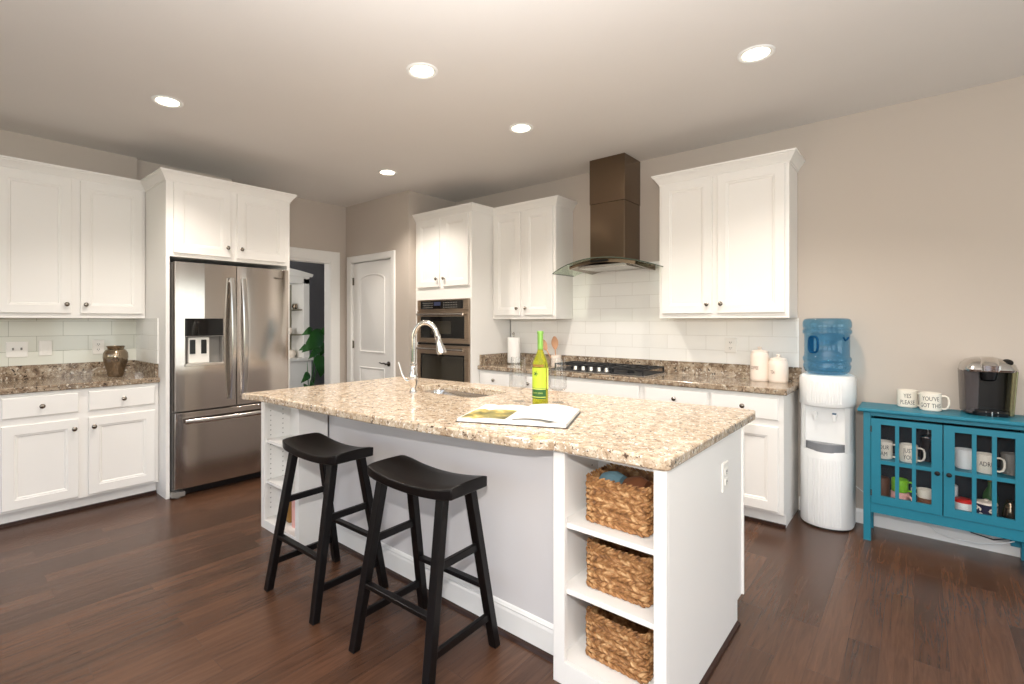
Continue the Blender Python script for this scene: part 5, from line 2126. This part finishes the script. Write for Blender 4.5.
MB(FHx).box(hy0 + 0.08, hy1 - 0.10, -0.035, -0.03, 0.79, 1.94).build('glass_front', 'pane', t)
for i, (y, z, r_) in enumerate(((3.82, 1.1505, 0.05), (3.91, 1.5405, 0.045), (3.79, 1.5405, 0.05), (3.86, 0.781, 0.06))):
    lbs = ['round white plate jar on the middle hutch shelf', 'small cup on the upper hutch shelf by the frame', 'small pot on the upper hutch shelf', 'stoneware pot at the bottom of the hutch shelves']
    tag(MB().lathe([(r_ * 0.6, 0), (r_, r_ * 0.8), (r_ * 0.9, r_ * 1.6), (r_ * 0.6, r_ * 2), (0, r_ * 2)], (HX - 0.2, y, z), 20).build('pottery_jar', ['canister', 'bronze', 'brown', 'canister'][i], smooth=True), lbs[i], 'jar', 'pottery in the hutch')


def leaf(m, base, tip, wd, droop=0.06, nrm=(1, 0, 0.3)):
    a, b_ = Vector(base), Vector(tip)
    ax = (b_ - a)
    s = ax.cross(Vector(nrm)).normalized()
    up = s.cross(ax).normalized()
    n_ = 7
    rows = []
    for i in range(n_ + 1):
        u = i / n_
        w_ = wd * math.sin(PI * (0.06 + 0.94 * u) ** 0.75) if i < n_ else 0.001
        p = a + ax * u + up * (droop * math.sin(PI * u))
        rows.append([p - s * w_ - up * 0.15 * w_, p, p + s * w_ - up * 0.15 * w_])
    vs_, fs_ = [], []
    for r_ in rows:
        vs_ += r_
    for i in range(n_):
        q = i * 3
        fs_ += [(q, q + 1, q + 4, q + 3), (q + 1, q + 2, q + 5, q + 4)]
    m.add(vs_, fs_)


PXp, PYp = -6.25, 3.50
t = thing('potted_plant', 'leafy green houseplant standing beyond the doorway', 'plant', (PXp, PYp, 0))
MB().lathe([(0.10, 0), (0.12, 0.01), (0.15, 0.28), (0.155, 0.30), (0.14, 0.30), (0.13, 0.27), (0, 0.27)], (PXp, PYp, 0), 28).build('pot', 'pot', t, smooth=True)
m = MB()
for tip in ((PXp + 0.02, 3.60, 1.02), (PXp, 3.62, 0.66), (PXp, 3.48, 0.80), (PXp, 3.70, 1.10)):
    m.tube([(PXp, PYp, 0.25), (PXp + 0.01, (PYp + tip[1]) / 2, (0.25 + tip[2]) / 2), tip], [0.010, 0.007, 0.004], 8)
m.build('stem', 'leaf', t, smooth=True)
m = MB()
for bs, tp, wd in (((-6.23, 3.70, 1.17), (-6.18, 3.36, 0.93), 0.095), ((-6.25, 3.70, 1.22), (-6.22, 3.44, 1.05), 0.08), ((-6.23, 3.62, 1.02), (-6.15, 3.52, 0.88), 0.07),
                   ((-6.23, 3.66, 0.88), (-6.15, 3.62, 0.58), 0.11), ((-6.2, 3.70, 0.80), (-6.1, 3.78, 0.60), 0.08), ((-6.25, 3.68, 1.16), (-6.2, 3.80, 1.32), 0.05),
                   ((-6.25, 3.50, 0.65), (-6.2, 3.36, 0.52), 0.05), ((-6.25, 3.55, 0.52), (-6.1, 3.40, 0.42), 0.05), ((-6.25, 3.48, 1.0), (-6.2, 3.33, 0.96), 0.05), ((-6.3, 3.60, 1.24), (-6.26, 3.40, 1.16), 0.055), ((-6.2, 3.60, 0.98), (-6.12, 3.42, 0.84), 0.05), ((-6.3, 3.75, 1.05), (-6.3, 3.70, 0.86), 0.06), ((-6.22, 3.52, 0.44), (-6.1, 3.60, 0.34), 0.06), ((-6.22, 3.44, 0.50), (-6.1, 3.34, 0.36), 0.05)):
    leaf(m, bs, tp, wd)
o = m.build('foliage', 'leaf', t, smooth=True)
L = bpy.data.lights.new('far_room_fill', 'AREA')  # added fill lamp to brighten the far room; its walls have no window
L.energy, L.size, L.color = 50, 1.6, (1, 0.97, 0.92)
lo = bpy.data.objects.new('far_room_fill', L)
COL.objects.link(lo)
lo.location = (-6.6, 1.75, 1.6)
lo.rotation_euler = (math.radians(90), 0, math.radians(35))
